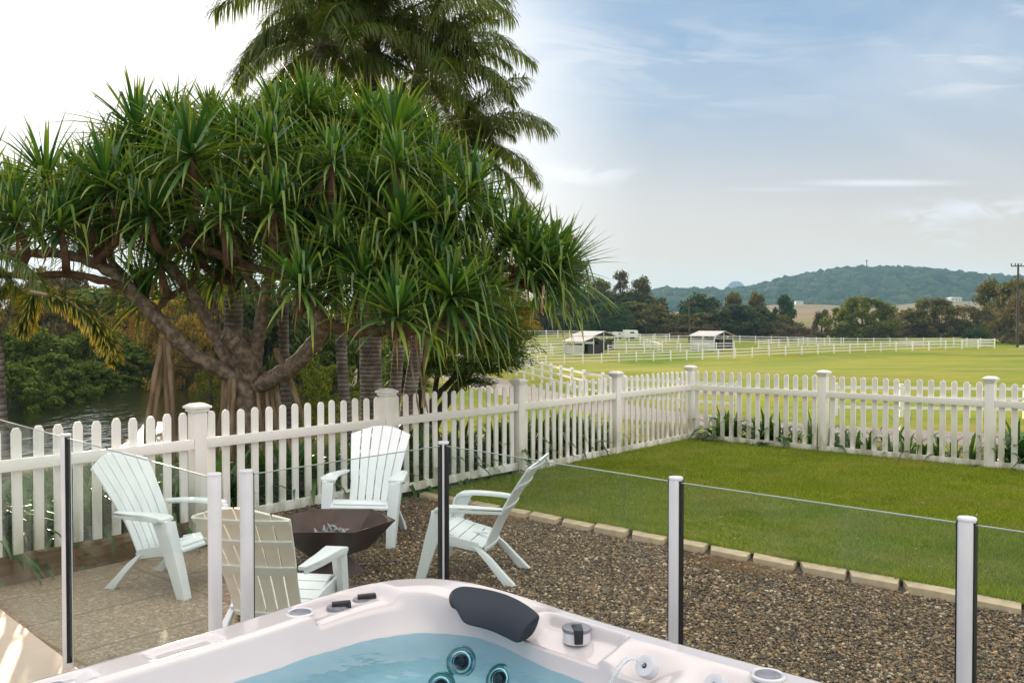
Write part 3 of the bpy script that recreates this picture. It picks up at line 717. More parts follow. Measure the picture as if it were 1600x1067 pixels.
# ---------------------------------------------------------------- picket fence
def picket_mesh(h, kind, w=.072, th=.02):
    if kind == 'dog': top = [(w / 2, h - .035), (w * .27, h), (-w * .27, h), (-w / 2, h - .035)]
    else: top = [(w / 2 * math.cos(a), h - w * .55 + w * .55 * math.sin(a)) for a in [i * math.pi / 8 for i in range(9)]]
    b = MB(); b.prism([(-w / 2, 0), (w / 2, 0)] + top, -th / 2, th / 2, lambda a, z, t: (a, t, z))
    return b.mesh('picket', M['fence_paint'], bevel=.003, seg=1)
PKM = {}
def picket_fence(name, start, d, nb, npk, bottoms, kinds, label, first_post=True, last_frac=1.0, side=1):
    root = empty(name, (start.x, start.y, 0), math.atan2(d.y, d.x)); tag(root, label, 'fence', 'white picket fence runs around the lawn')
    SP, PW = 2.2, .115
    pb = MB(); pb.box((0, 0, .545), (PW, PW, 1.15)); pm_ = pb.mesh('post', M['fence_paint'], bevel=.005)
    cb = MB(); cb.box((0, 0, 1.128), (.175, .175, .022)); cb.box((0, 0, 1.103), (.145, .145, .028)); cb.box((0, 0, 1.150), (.165, .165, .022), taper=.55)
    cm = cb.mesh('post_cap', M['fence_paint'], bevel=.004)
    for k in range(nb + 1):
        if k == 0 and not first_post: continue
        p = link('post', pm_, root); p.location = (k * SP, 0, 0)
        c = link('post_cap', cm, p)
    rl = MB(); rl.box((SP / 2, side * .028, .815), (SP - PW - .004, .036, .085)); rm = rl.mesh('rail', M['fence_paint'], bevel=.004)
    random.seed(7)
    for k in range(nb):
        r = link('rail', rm, root); r.location = (k * SP, 0, 0)
        z0 = bottoms[k]
        if kinds[k] != 'dog':
            b = MB(); b.box((SP / 2, side * .024, z0 + .035), (SP - PW - .004, .026, .09)); b.build('bottom_rail', M['fence_paint'], root, bevel=.004).location = (k * SP, 0, 0)
        key = (round(1.085 - z0 - .03, 3), kinds[k])
        if key not in PKM: PKM[key] = picket_mesh(*key)
        step = (SP - PW) / (npk[k] + .0)
        for i in range(npk[k]):
            o = link('picket', PKM[key], root); o.location = (k * SP + PW / 2 + step * (i + .5) + random.uniform(-.004, .004), 0, z0 + .03 + random.uniform(-.007, .006))
            o.rotation_euler = (random.uniform(-.006, .006), random.uniform(-.009, .009), random.uniform(-.03, .03))
    return root
picket_fence('picket_fence', C0, DL, 6, [14, 14, 14, 14, 14, 14], [0, .01, .06, .11, .13, .14], ['round'] * 3 + ['round', 'dog', 'dog'],
             'white picket fence running from the lawn corner past the fire pit towards the patio', side=1)
picket_fence('picket_fence', C0, DR, 4, [14] * 4, [0, .0, .0, .0], ['round'] * 4,
             'white picket fence with strap leaves poking through, closing the far side of the lawn', first_post=False, side=-1)
# timber sleeper behind the patio end of the fence
sb = MB(); a0 = C0 + DL * 8.85 + NL * .10; a1 = C0 + DL * 15.0 + NL * .10
sb.sweep([(Vector((a0.x, a0.y, .02)), NL.to_3d() * .05, (0, 0, .11)), (Vector((a1.x, a1.y, .02)), NL.to_3d() * .05, (0, 0, .11))])
tag(sb.build('timber_sleeper', M['sleeper'], bevel=.01), 'brown timber sleeper lying along the foot of the picket fence beside the patio', 'sleeper')

# ---------------------------------------------------------------- glass pool fence
def pv(x, y): return Vector((x, y, 0))
Q0, Q1, Q2 = pv(-3.60, 6.16), pv(-2.357, 4.847), pv(-1.164, 3.585)
Q3, Q4, Q5, Q6 = pv(-1.061, 3.662), pv(-.339, 4.538), pv(.625, 3.496), pv(1.376, 2.769)
Q7 = Q6 + (Q6 - Q5) * 1.05
def glass_run(label, pts, vis):
    root = empty('glass_fence', (pts[0].x, pts[0].y, .02)); tag(root, label, 'glass fence', 'frameless glass pool fence runs round the spa')
    for i, p in enumerate(pts):
        q = p - pts[0]
        b = MB(); b.lathe([(.0235, -.1), (.0265, -.095), (.0265, 1.222), (.024, 1.233)], q, 28)
        po = b.build('post', M['post_alu'], root, smooth=True)
        cb = MB(); cb.lathe([(.0275, 1.2335), (.0275, 1.238), (.0255, 1.2415)], q, 28); cb.build('post_cap', M['post_alu'], po, smooth=True)
        for j in (i - 1, i + 1):
            if 0 <= j < len(pts):
                d = (pts[j] - p).normalized(); n = Vector((-d.y, d.x, 0))
                c = MB(); e = q + d * .0188
                c.sweep([(e + Vector((0, 0, .03)), d * .0085, n * .0135), (e + Vector((0, 0, 1.228)), d * .0085, n * .0135)])
                c.build('rubber_channel', M['black_rubber'], po)
    for p, q in zip(pts[:-1], pts[1:]):
        d = (q - p).normalized(); n = Vector((-d.y, d.x, 0)); a, b_ = p + d * .024 - pts[0], q - d * .024 - pts[0]
        g_ = MB(); vs = []
        for w in (a, b_):
            for z in (.07, 1.222):
                for s in (-.005, .005): vs.append(w + n * s + Vector((0, 0, z)))
        g_.add(vs, [(0, 2, 6, 4), (1, 5, 7, 3)])
        pn = g_.build('glass_panel', M['glass'], root)
        e_ = MB(); e_.add([vs[2], vs[3], vs[7], vs[6]] + [v - Vector((0, 0, .003)) for v in (vs[2], vs[3], vs[7], vs[6])], [(0, 1, 2, 3), (7, 6, 5, 4), (0, 4, 5, 1), (1, 5, 6, 2), (2, 6, 7, 3), (3, 7, 4, 0)])
        e_.build('glass_edge', M['glass_edge'], pn)
    return root
glass_run('clear glass fence panels between the paved terrace and the aggregate patio', [Q0, Q1, Q2], None)
glass_run('clear glass fence panels with white round posts wrapping the spa corner over the gravel', [Q3, Q4, Q5, Q6, Q7], None)

# ---------------------------------------------------------------- adirondack chairs
def bprof(s):
    pts = [(-.105, .235), (-.165, .375), (-.245, .525), (-.345, .685), (-.455, .84), (-.525, .935)]
    f = min(max(s, 0), 1) * (len(pts) - 1); i = min(int(f), len(pts) - 2); t = f - i
    def c(k):
        p = [pts[min(max(i + m, 0), len(pts) - 1)][k] for m in (-1, 0, 1, 2)]
        return .5 * (2 * p[1] + (p[2] - p[0]) * t + (2 * p[0] - 5 * p[1] + 4 * p[2] - p[3]) * t * t + (3 * p[1] - p[0] - 3 * p[2] + p[3]) * t ** 3)
    return Vector((0, c(0), c(1)))
def bhw(s): return float(np.interp(s, [0, .3, .55, .8, .92, 1], [.205, .215, .245, .278, .285, .275]))
def bpt(x, s, off=0.0):
    p = bprof(s); q = bprof(min(s + .02, 1)) - bprof(max(s - .02, 0)); n = Vector((0, -q.z, q.y)).normalized()
    if n.y > 0: n = -n
    return Vector((x, p.y + .45 * x * x, p.z)) + n * off
def adirondack(label, mat, backmat, group, bandmat=None):
    root = empty('adirondack_chair'); tag(root, label, 'chair', group)
    # backrest: six slats with slits, fanned top
    b = MB(); NS = 6; tops = [.89, .955, 1.0, 1.0, .955, .89]
    cut = [(.84, .895), (.90, .965), (.965, 1.0), (1.0, .965), (.965, .90), (.895, .84)]
    for k in range(NS):
        n = 16; rows = []
        for face in (0, 1):
            for i in range(n + 1):
                for e in (0, 1):
                    f = (k + e) / NS
                    smax = cut[k][e]; s = smax * i / n; hw = bhw(s)
                    x = -hw + 2 * hw * f + (.0042 if e == 0 else -.0042)
                    if e == 0 and k == 0: x = -hw
                    if e == 1 and k == NS - 1: x = hw
                    rows.append(bpt(x, s, .014 * face - .002))
        m = (n + 1) * 2; fs = []
        for i in range(n):
            a = i * 2
            fs += [(a, a + 1, a + 3, a + 2), (m + a, m + a + 2, m + a + 3, m + a + 1), (a, a + 2, m + a + 2, m + a), (a + 1, m + a + 1, m + a + 3, a + 3)]
        fs += [(0, m, m + 1, 1), (2 * n, 2 * n + 1, m + 2 * n + 1, m + 2 * n)]
        b.add(rows, fs)
    back = b.build('backrest', backmat, root, bevel=.0028, seg=1)
    # cross bands moulded behind the slats
    for s0_, s1_ in ((.0, .05), (.38, .45), (.62, .66), (.80, .845)):
        c = MB(); n = 14; vs = []
        for i in range(n + 1):
            for s in (s0_, s1_):
                for of in (.0115, .021):
                    hw = bhw(s) - .004; vs.append(bpt(-hw + 2 * hw * i / n, s, of))
        fs = []
        for i in range(n):
            a = i * 4
            fs += [(a, a + 2, a + 6, a + 4), (a + 1, a + 5, a + 7, a + 3), (a, a + 4, a + 5, a + 1), (a + 2, a + 3, a + 7, a + 6)]
        fs += [(0, 1, 3, 2), (n * 4, n * 4 + 2, n * 4 + 3, n * 4 + 1)]
        c.add(vs, fs); c.build('back_band', bandmat or mat, back)
    # seat
    st = MB(); prof = [(.315, .345), (.285, .372), (.235, .378), (.15, .352), (.06, .322), (-.03, .292), (-.105, .262)]
    for i in range(5):
        t0, t1 = [(.335, .262), (.256, .178), (.172, .094), (.088, .008), (.002, -.092)][i]
        def zf(y): return float(np.interp(y, [p[0] for p in prof[::-1]], [p[1] for p in prof[::-1]]))
        secs = []
        for y in np.linspace(t0, t1, 5):
            dz = (zf(y + .01) - zf(y - .01)) / .02; nrm = Vector((0, -dz, 1)).normalized()
            secs.append((Vector((0, y, zf(y) - (.02 if y > .33 else 0))) - nrm * .008, Vector((.252 - .03 * (.3 - y), 0, 0)), nrm * .008))
        st.sweep(secs)
    st.box((0, .12, .318), (.03, .38, .02)); st.box((0, .31, .330), (.46, .02, .05))
    st.build('seat', mat, root, bevel=.004)
    for s in (-1, 1):
        # arm
        a = MB(); ys = [(.245, .078, .298), (.215, .088, .298), (.12, .072, .300), (0, .060, .298), (-.10, .052, .288), (-.20, .036, .272), (-.245, .028, .262)]
        a.sweep([(Vector((s * x, y, .548 - .028 * (max(.0, (y - .17)) / .07) ** 2 * .5 + .012 * math.sin((y + .24) * 5))), (w / 1.25, 0, 0), (0, 0, .0115)) for y, w, x in ys])
        a.sweep([(Vector((s * (x + w / 1.25 - .006), y, .535 + .012 * math.sin((y + .24) * 5))), (.006, 0, 0), (0, 0, .019)) for y, w, x in ys[1:]])
        a.build('arm', mat, root, bevel=.005)
        f = MB(); f.sweep([(Vector((s * .325, .205, .535)), (0, .066, .0), (.016, 0, 0)), (Vector((s * .325, .225, .47)), (0, .052, 0), (.018, 0, 0)), (Vector((s * .315, .262, .36)), (0, .052, 0), (.02, 0, 0)),
                           (Vector((s * .305, .315, .18)), (0, .044, 0), (.021, 0, 0)), (Vector((s * .30, .37, 0)), (0, .034, 0), (.022, 0, 0))])
        f.sweep([(Vector((s * .290, .262, .525)), (.046, 0, 0), (0, .008, 0)), (Vector((s * .290, .275, .47)), (.046, 0, 0), (0, .008, 0)), (Vector((s * .282, .307, .36)), (.038, 0, 0), (0, .008, 0)), (Vector((s * .278, .352, .18)), (.036, 0, 0), (0, .008, 0)), (Vector((s * .278, .398, 0)), (.030, 0, 0), (0, .008, 0))])
        f.build('leg', mat, root, bevel=.005)
        r = MB(); r.sweep([(Vector((s * .232, .015, .285)), (0, .062, .010), (.016, 0, 0)), (Vector((s * .238, -.09, .225)), (0, .062, .034), (.020, 0, 0)), (Vector((s * .245, -.19, .12)), (0, .052, .022), (.024, 0, 0)), (Vector((s * .252, -.30, 0)), (0, .044, .0), (.025, 0, 0))])
        r.build('leg', mat, root, bevel=.005)
        l = MB(); l.sweep([(Vector((s * .272, .30, .325)), (0, 0, .040), (.012, 0, 0)), (Vector((s * .252, .12, .300)), (0, 0, .036), (.012, 0, 0)), (Vector((s * .236, -.06, .262)), (0, 0, .034), (.012, 0, 0))])
        l.build('side_rail', mat, root, bevel=.004)
    return root
grp = 'white plastic garden chairs around the fire pit'
def place(o, x, y, fx, fy, z=-.062, s=1.0):
    o.location = (x, y, z); o.rotation_euler = (0, 0, math.atan2(fy, fx) - math.pi / 2); o.scale = (s, s, s)
chA = adirondack('white slatted plastic chair behind the fire pit, its back to the picket fence', M['chair_pale'], M['chair_pale'], grp)
place(chA, -1.27, 8.13, -.10, -.995, -.055)
chB = adirondack('white slatted chair seen side-on on the gravel right of the fire pit, facing left', M['chair'], M['chair'], grp)
place(chB, -.25, 6.93, -.975, .22, -.055)
chC = copy_tree(chB); chC['label'] = 'white slatted chair on the aggregate patio left of the fire pit, facing right'
place(chC, -2.52, 6.72, .94, -.34)
chD = adirondack('white chair with sunlit cream back turned to the spa, behind the two close posts', M['chair_pale'], M['chair_sunlit'], grp, simple('chair_band', (.82, .81, .76), .42))
place(chD, -1.38, 5.33, .16, .987, -.055)

# ---------------------------------------------------------------- fire pit
FP = Vector((-1.37, 6.98, -.06))
fp = empty('fire_pit', FP); tag(fp, 'rusty steel hexagonal fire bowl on a flared pedestal between four white chairs', 'fire pit')
def hexring(r, z, rot=0.0, c=(0, 0)): return [Vector((c[0] + r * math.cos(rot + k * math.pi / 3), c[1] + r * math.sin(rot + k * math.pi / 3), z)) for k in range(6)]
def hexloft(rings, mat, nm, par, bev=.003):
    b = MB(); vs = [v for r in rings for v in r]; fs = [(i * 6 + k, i * 6 + (k + 1) % 6, i * 6 + 6 + (k + 1) % 6, i * 6 + 6 + k) for i in range(len(rings) - 1) for k in range(6)]
    fs += [tuple(range(6))[::-1], tuple(range(len(rings) * 6 - 6, len(rings) * 6))]; b.add(vs, fs)
    return b.build(nm, mat, par, bevel=bev)
hexloft([hexring(.12, .135), hexring(.27, .185), hexring(.485, .405), hexring(.470, .405), hexring(.26, .20), hexring(.11, .155)], M['rust'], 'bowl', fp)
hexloft([hexring(.265, 0), hexring(.12, .134)], M['rust'], 'pedestal', fp)
rb = MB(); random.seed(11)
for k in range(80):
    a, r = random.uniform(0, 6.28), random.uniform(0, .21); c = Vector((r * math.cos(a) * 1.2, r * math.sin(a) * 1.2, .24 + random.uniform(0, .10) * (1.15 - r / .21))); d = Vector((random.uniform(-1, 1), random.uniform(-1, 1), random.uniform(-.2, .5))).normalized() * random.uniform(.03, .09)
    rb.tube([c - d, c + Vector((0, 0, random.uniform(.0, .02))), c + d], [random.uniform(.004, .013), random.uniform(.006, .016), .003], 6)
ash = rb.build('ash_pile', M['ash'], None, smooth=True); ash.location = FP; tag(ash, 'grey burnt twigs and ash lying in the fire bowl', 'ash')

# ---------------------------------------------------------------- hot tub
TCn = Vector((-.353, 3.410)); tu = Vector((math.cos(R(-41.6)), math.sin(R(-41.6)))); tv = Vector((math.cos(R(48.7)), math.sin(R(48.7))))
def tw(a, b, z): p = TCn + tu * a - tv * b; return Vector((p.x, p.y, z))
def tloc(p):
    q = Vector((p.x, p.y)) - TCn; d = tu.x * -tv.y - tu.y * -tv.x
    return ((q.x * -tv.y + q.y * tv.x) / d, (tu.x * q.y - tu.y * q.x) / d)
tub = empty('hot_tub', (0, 0, 0)); tag(tub, 'white acrylic hot tub full of pale blue water in the foreground', 'hot tub')
SZ = 2.12
def closed(poly, N, rad=0.0, it=60):
    """sample a closed polygon by angle round the tub centre, smoothed"""
    c = np.array([SZ / 2, SZ / 2]); pts = []
    m = len(poly)
    dens = []
    for i in range(m):
        a, b = np.array(poly[i]), np.array(poly[(i + 1) % m]); n = max(2, int(np.linalg.norm(b - a) / .01))
        for k in range(n): dens.append(a + (b - a) * k / n)
    dens = np.array(dens)
    for _ in range(it): dens = (np.roll(dens, 1, 0) + dens * 2 + np.roll(dens, -1, 0)) / 4
    ang = np.arctan2(dens[:, 1] - c[1], dens[:, 0] - c[0]); rad_ = np.hypot(dens[:, 0] - c[0], dens[:, 1] - c[1]); o = np.argsort(ang)
    A = np.linspace(-np.pi, np.pi, N, endpoint=False)
    r = np.interp(A, ang[o], rad_[o], period=2 * np.pi)
    return np.stack([c[0] + r * np.cos(A), c[1] + r * np.sin(A)], -1)
NT = 720
O_ = closed([(0, SZ), (0, .40), (.035, .20), (.10, .085), (.22, .02), (.42, -.012), (.8, -.006), (1.2, 0), (SZ, 0), (SZ, SZ)], NT, it=500)
Mi = closed([(.125, 1.95), (.128, .9), (.125, .60), (.125, .32), (.17, .19), (.26, .115), (.40, .095), (.62, .11), (.80, .075), (1.0, .07), (1.3, .075), (1.9, .1), (2.0, .3), (2.0, 1.8), (1.8, 2.0), (.3, 2.0)], NT, it=160)
Ei = closed([(.142, 1.9), (.148, .9), (.15, .60), (.145, .34), (.195, .225), (.29, .16), (.42, .15), (.60, .165), (.70, .205), (.85, .20), (1.0, .185), (1.12, .235), (1.25, .20), (1.5, .2), (1.85, .22), (1.95, .4), (1.95, 1.75), (1.75, 1.95), (.35, 1.95)], NT, it=160)
Wi = closed([(.20, 1.85), (.205, .9), (.20, .63), (.20, .44), (.262, .272), (.34, .185), (.46, .142), (.634, .175), (.80, .225), (.95, .225), (1.1, .25), (1.25, .235), (1.5, .235), (1.8, .26), (1.9, .45), (1.9, 1.7), (1.7, 1.9), (.4, 1.9)], NT, it=200)
Si = closed([(.36, 1.7), (.36, .95), (.35, .63), (.36, .48), (.42, .36), (.50, .31), (.62, .30), (.74, .33), (.86, .40), (1.0, .38), (1.4, .38), (1.7, .42), (1.75, .6), (1.75, 1.6), (1.6, 1.75), (.5, 1.75)], NT, it=200)
Fi = closed([(.62, 1.45), (.60, 1.1), (.58, .86), (.62, .70), (.74, .62), (.88, .60), (1.05, .66), (1.3, .62), (1.45, .75), (1.5, 1.4), (1.3, 1.5), (.8, 1.5)], NT, it=260)
Bi = closed([(.70, 1.40), (.68, 1.1), (.66, .92), (.72, .78), (.85, .72), (1.05, .74), (1.25, .72), (1.38, .85), (1.4, 1.3), (1.2, 1.4), (.85, 1.4)], NT, it=260)
def rimz(p):
    d = np.hypot(p[:, 0] - .14, p[:, 1] - .10); return .92 + .032 * np.exp(-(d / .46) ** 2)
def smooth01(a, b, x): return sstep(a, b, x)
def recess(p):
    """shallow moulded recesses of the rim: (depth)"""
    a, b = p[:, 0], p[:, 1]; d = np.zeros(len(p))
    # shelf for the two diverter handles on the left rim, open towards the water
    d += .034 * smooth01(.030, .050, a) * smooth01(.245, .30, b) * (1 - smooth01(.565, .585, b))
    # shelf on the right rim with the round control
    d += .040 * smooth01(.050, .075, b) * smooth01(.655, .70, a) * (1 - smooth01(.955, 1.0, a))
    # hollow round the neck jet
    d += .045 * smooth01(.085, .15, b) * np.exp(-((a - 1.13) / .075) ** 2) * (b < .6)
    d += .045 * smooth01(.085, .15, b) * np.exp(-((a - 1.36) / .075) ** 2) * (b < .6)
    # shallow tray on the left rim nearer the terrace and the control panel
    d += .010 * smooth01(.035, .05, a) * (1 - smooth01(.105, .12, a)) * smooth01(.86, .90, b) * (1 - smooth01(1.06, 1.10, b))
    d += .014 * smooth01(.030, .055, a) * (1 - smooth01(.10, .125, a)) * smooth01(1.24, 1.30, b) * (1 - smooth01(1.50, 1.56, b))
    # pillow pocket
    d += .018 * smooth01(.0, .04, np.maximum(a, 0) * .6 + b * .8 - .17) * np.exp(-(((a - .47) / .18) ** 4)) * (b < .3) * (a < .8)
    return d
rings = []; rz_ = rimz(O_)
def lerp2(A, B, t): return A * (1 - t) + B * t
zM, zE = rimz(Mi), rimz(Ei) - .006
right = sstep(.45, .7, Ei[:, 0]) * (Ei[:, 1] < .6)            # the right rim falls to a lower inner terrace
zE = zE - .022 * right
secs_ = []
c2 = np.array([SZ / 2, SZ / 2])
def outw(A, d): v = A - c2; return A + v / np.linalg.norm(v, axis=1)[:, None] * d
for d_, dz in ((.0, -.17), (.004, -.12), (.006, -.05), (.004, -.022), (-.002, -.010), (-.012, -.003), (-.026, 0.0)): secs_.append((outw(O_, d_), rimz(O_) + dz))
O2 = outw(O_, -.026)
for t in np.linspace(.08, 1, 22): A = lerp2(O2, Mi, t); secs_.append((A, rimz(A) + (zM - rimz(Mi)) * t - .0 ))
for t in (.2, .4, .6, .8, .92, 1.0): secs_.append((lerp2(Mi, Ei, t), lerp2(zM, zE, float(t))))
zW = np.full(NT, .815)
for t, h in ((.06, .03), (.13, .10), (.25, .26), (.4, .43), (.55, .6), (.7, .75), (.85, .88), (1.0, 1.0)): secs_.append((lerp2(Ei, Wi, t), lerp2(zE, zW, h)))
for t, h in ((.10, .16), (.2, .30), (.28, .36), (.42, .385), (.50, .41), (.56, .50), (.66, .75), (.8, .92), (.9, .98), (1.0, 1.0)): secs_.append((lerp2(Wi, Si, t), lerp2(zW, np.full(NT, .535), h)))
for t in (.12, .3, .5, .7, .88, 1.0): secs_.append((lerp2(Si, Fi, t), np.full(NT, .535) - .02 * t))
for t, h in ((.1, .03), (.3, .2), (.6, .7), (.85, .95), (1.0, 1.0)): secs_.append((lerp2(Fi, Bi, t), .515 + (.22 - .515) * h * np.ones(NT)))
for t in (.3, .7, .98): secs_.append((lerp2(Bi, np.tile(c2, (NT, 1)), t), .22 * np.ones(NT)))
V = []
for k, (A, z) in enumerate(secs_):
    zz = z - recess(A) * (1.0 if 6 <= k <= 36 else 0)
    V.append(np.stack([TCn.x + tu.x * A[:, 0] - tv.x * A[:, 1], TCn.y + tu.y * A[:, 0] - tv.y * A[:, 1], zz], -1))
V = np.concatenate(V); m = len(secs_)
i, j = np.meshgrid(np.arange(m - 1), np.arange(NT), indexing='ij'); j2 = (j + 1) % NT
F = np.stack([i * NT + j, i * NT + j2, (i + 1) * NT + j2, (i + 1) * NT + j], -1).reshape(-1, 4)
F_SHELL = F.copy(); V_SHELL = V.copy()
shell = link('shell', npmesh('shell', V, F, M['acrylic'], True), tub)
sk = MB(); pr = [(.03, .03), (SZ - .03, .03), (SZ - .03, SZ - .03), (.03, SZ - .03)]
for q in range(4):
    a, b = Vector(pr[q]), Vector(pr[(q + 1) % 4]); L = (b - a).length; n = 12
    for k in range(n):
        p0, p1 = a + (b - a) * ((k + .04) / n), a + (b - a) * ((k + .96) / n)
        if q == 0 and k == 0 or q == 3 and k == n - 1: continue
        vs = [tw(p0.x, p0.y, .03), tw(p1.x, p1.y, .03), tw(p1.x, p1.y, .78), tw(p0.x, p0.y, .78)]
        d = (Vector((SZ / 2, SZ / 2)) - (p0 + p1) / 2).normalized() * .02
        vs += [tw(p0.x + d.x, p0.y + d.y, .03), tw(p1.x + d.x, p1.y + d.y, .03), tw(p1.x + d.x, p1.y + d.y, .78), tw(p0.x + d.x, p0.y + d.y, .78)]
        sk.add(vs, [(0, 1, 2, 3), (7, 6, 5, 4), (0, 4, 5, 1), (1, 5, 6, 2), (2, 6, 7, 3), (3, 7, 4, 0)])
sk.build('cabinet', simple('cabinet', (.12, .115, .12), .6, bscale=20), tub)
# water surface
wv = [(Wi + (Si - Wi) * -.12, None)]
A0 = lerp2(Ei, Wi, .93); WV = []
wr = np.linspace(0, 1, 50)
for t in wr:
    A = lerp2(A0, np.tile(c2, (NT, 1)), t * .995)
    x = TCn.x + tu.x * A[:, 0] - tv.x * A[:, 1]; y = TCn.y + tu.y * A[:, 0] - tv.y * A[:, 1]
    z = .822 + .0011 * np.sin(x * 31 + y * 12) + .0009 * np.sin(y * 44 - x * 17) + .0006 * np.sin((x + y) * 70)
    WV.append(np.stack([x, y, z], -1))
WV = np.concatenate(WV); i, j = np.meshgrid(np.arange(49), np.arange(NT), indexing='ij'); j2 = (j + 1) % NT
F = np.stack([i * NT + j, i * NT + j2, (i + 1) * NT + j2, (i + 1) * NT + j], -1).reshape(-1, 4)
ws = link('spa_water', npmesh('spa_water', WV, F, M['spa_water'], True)); tag(ws, 'pale blue rippled water filling the hot tub', 'water')

# pillow: padded headrest draped over the corner of the rim
def pil():
    top = [(700, 936), (704, 923), (722, 915.5), (745, 918), (771, 923), (792, 929), (811, 937), (829, 948), (842, 959), (845, 964)]
    bot = [(702, 944), (712, 949), (718, 962), (724, 974), (745, 978), (764, 983), (782, 991), (798, 999), (811, 1006), (817, 990)]
    n = len(top); nv_ = 9; b = MB(); vs = []
    T3 = [G(x, y, .945) for x, y in top]; zb = [.945, .94, .92, .90, .893, .890, .888, .886, .886, .905]; B3 = [G(x, y, z) for (x, y), z in zip(bot, zb)]
    for i in range(n):
        a, c = T3[i], B3[i]
        for k in range(nv_):
            t = k / (nv_ - 1); p = a.lerp(c, t); e = math.sin(math.pi * t) ** .6; ex = math.sin(math.pi * min(max((i + .3) / (n - .4), 0), 1)) ** .5
            p = p + Vector((0, 0, .036)) * e * ex + Vector((0, -.008, 0)) * e * ex
            vs.append(p)
        for k in range(nv_):
            t = 1 - k / (nv_ - 1); p = a.lerp(c, t) + Vector((0.006, .012, -.024)) * (math.sin(math.pi * t) + .15)
            vs.append(p)
    w = nv_ * 2
    fs = [(i * w + k, i * w + (k + 1) % w, (i + 1) * w + (k + 1) % w, (i + 1) * w + k) for i in range(n - 1) for k in range(w)] + [tuple(range(w))[::-1], tuple(range((n - 1) * w, n * w))]
    b.add(vs, fs); o = b.build('pillow', M['pillow'], tub, smooth=True)
    md = o.modifiers.new('s', 'SUBSURF'); md.levels = 2; md.render_levels = 2
    o.data.shade_smooth()
pil()
from mathutils.bvhtree import BVHTree
_bv = BVHTree.FromPolygons([tuple(float(c) for c in v) for v in V_SHELL], [tuple(int(k) for k in f) for f in F_SHELL])
def disc(nm, px, py, z, prof, mat, par, nrm=(0, 0, 1), n=36, pos=None):
    c = pos if pos is not None else G(px, py, z); Mx = Vector(nrm).normalized().to_track_quat('Z', 'Y').to_matrix()
    b = MB(); b.lathe(prof, c, n, Mx); return b.build(nm, mat, par, smooth=True), c, Mx
# flat round air controls / speakers
for px, py in ((469, 958.5), (1200, 1056)):
    z = .924 if px < 800 else .922
    o, c, _ = disc('air_control', px, py, z, [(.046, -.003), (.046, .004), (.041, .008), (.036, .006), (.035, .0035), (.0, .0035)], M['spa_clear'], tub)
    disc('grille', 0, 0, 0, [(.033, -.003), (.033, .0062), (.028, .0085), (0.001, .0088)], M['spa_grey'], o, pos=c)
# two diverter handles on the left shelf
for (px, py) in ((526, 954), (566, 942)):
    z = .897
    o, c, _ = disc('diverter', px, py, z, [(.034, -.004), (.034, .012), (.031, .016), (.0, .017)], M['spa_grey'], tub)
    disc('diverter_base', 0, 0, 0, [(.041, -.006), (.041, .001), (.036, .004)], M['spa_clear'], o, pos=c)
    h = MB(); dr = (tu * .55 + tv * .84).to_3d().normalized(); nn = Vector((-dr.y, dr.x, 0))
    e = c + dr * .008 + Vector((0, 0, .022))
    h.sweep([(e - dr * .024, nn * .010, (0, 0, .008)), (e + dr * .030, nn * .012, (0, 0, .009))])
    h.sweep([(c + dr * .040 + Vector((0, 0, .031)), nn * .012, dr * .006), (c + dr * .043 + Vector((0, 0, .000)), nn * .011, dr * .005)])
    h.build('handle', M['spa_dark'], o, bevel=.003)
# round control with a front lever on the right shelf
o, c, _ = disc('diverter', 901, 998, .884, [(.043, -.006), (.043, .026), (.0425, .0275), (.0, .0275)], M['spa_clear'], tub)
disc('diverter_cap', 0, 0, 0, [(.0445, .0278), (.0455, .032), (.044, .037), (.038, .0395), (0, .040)], M['spa_grey'], o, pos=c)
h = MB(); dr = Vector((0.05, -1, 0)).normalized(); nn = Vector((1, .05, 0)).normalized()
h.sweep([(c + dr * -.005 + Vector((0, 0, .0425)), nn * .016, (0, 0, .003)), (c + dr * .046 + Vector((0, 0, .042)), nn * .014, (0, 0, .004))])
h.sweep([(c + dr * .0485 + Vector((0, 0, .045)), nn * .0145, dr * .005), (c + dr * .0495 + Vector((0, 0, .001)), nn * .013, dr * .0045)])
h.build('handle', M['spa_dark'], o, bevel=.003)
# neck jet with its stream
nj = Vector((-.62, -.58, .52))
o, c, Mx = disc('neck_jet', 1010, 1041, .900, [(.030, -.02), (.0315, .004), (.029, .012), (.012, .013), (.0075, .011), (.0075, .002)], M['spa_clear'], tub, nrm=nj)
disc('nozzle', 0, 0, 0, [(.0068, .0), (.0068, .0125), (.003, .0128)], M['spa_dark'], o, nrm=nj, pos=c)
disc('neck_jet', 1118, 1071, .896, [(.030, -.02), (.0315, .004), (.029, .012), (.012, .013), (.0075, .011), (.0075, .002)], M['spa_clear'], tub, nrm=nj)
sm = MB(); p0 = c + nj.normalized() * .012; p1 = G(945, 1090, .822); pts = []
for k in range(15):
    t = k / 14; q = p0.lerp(p1, t); q.z = p0.z * (1 - t) + p1.z * t + .075 * 4 * t * (1 - t) * .75; pts.append(q)
sm.tube(pts, [.0045 + .0035 * k / 14 + .0008 * math.sin(k * 2.1) for k in range(15)], 10)
mw, t_, b_, o_ = nt('stream_water'); b_.inputs['Base Color'].default_value = (.92, .96, 1, 1); b_.inputs['Transmission Weight'].default_value = .75; b_.inputs['Roughness'].default_value = .08; b_.inputs['IOR'].default_value = 1.33
tag(sm.build('water_stream', mw, None, smooth=True), 'thin arc of water spouting from the round neck jet into the hot tub', 'water')
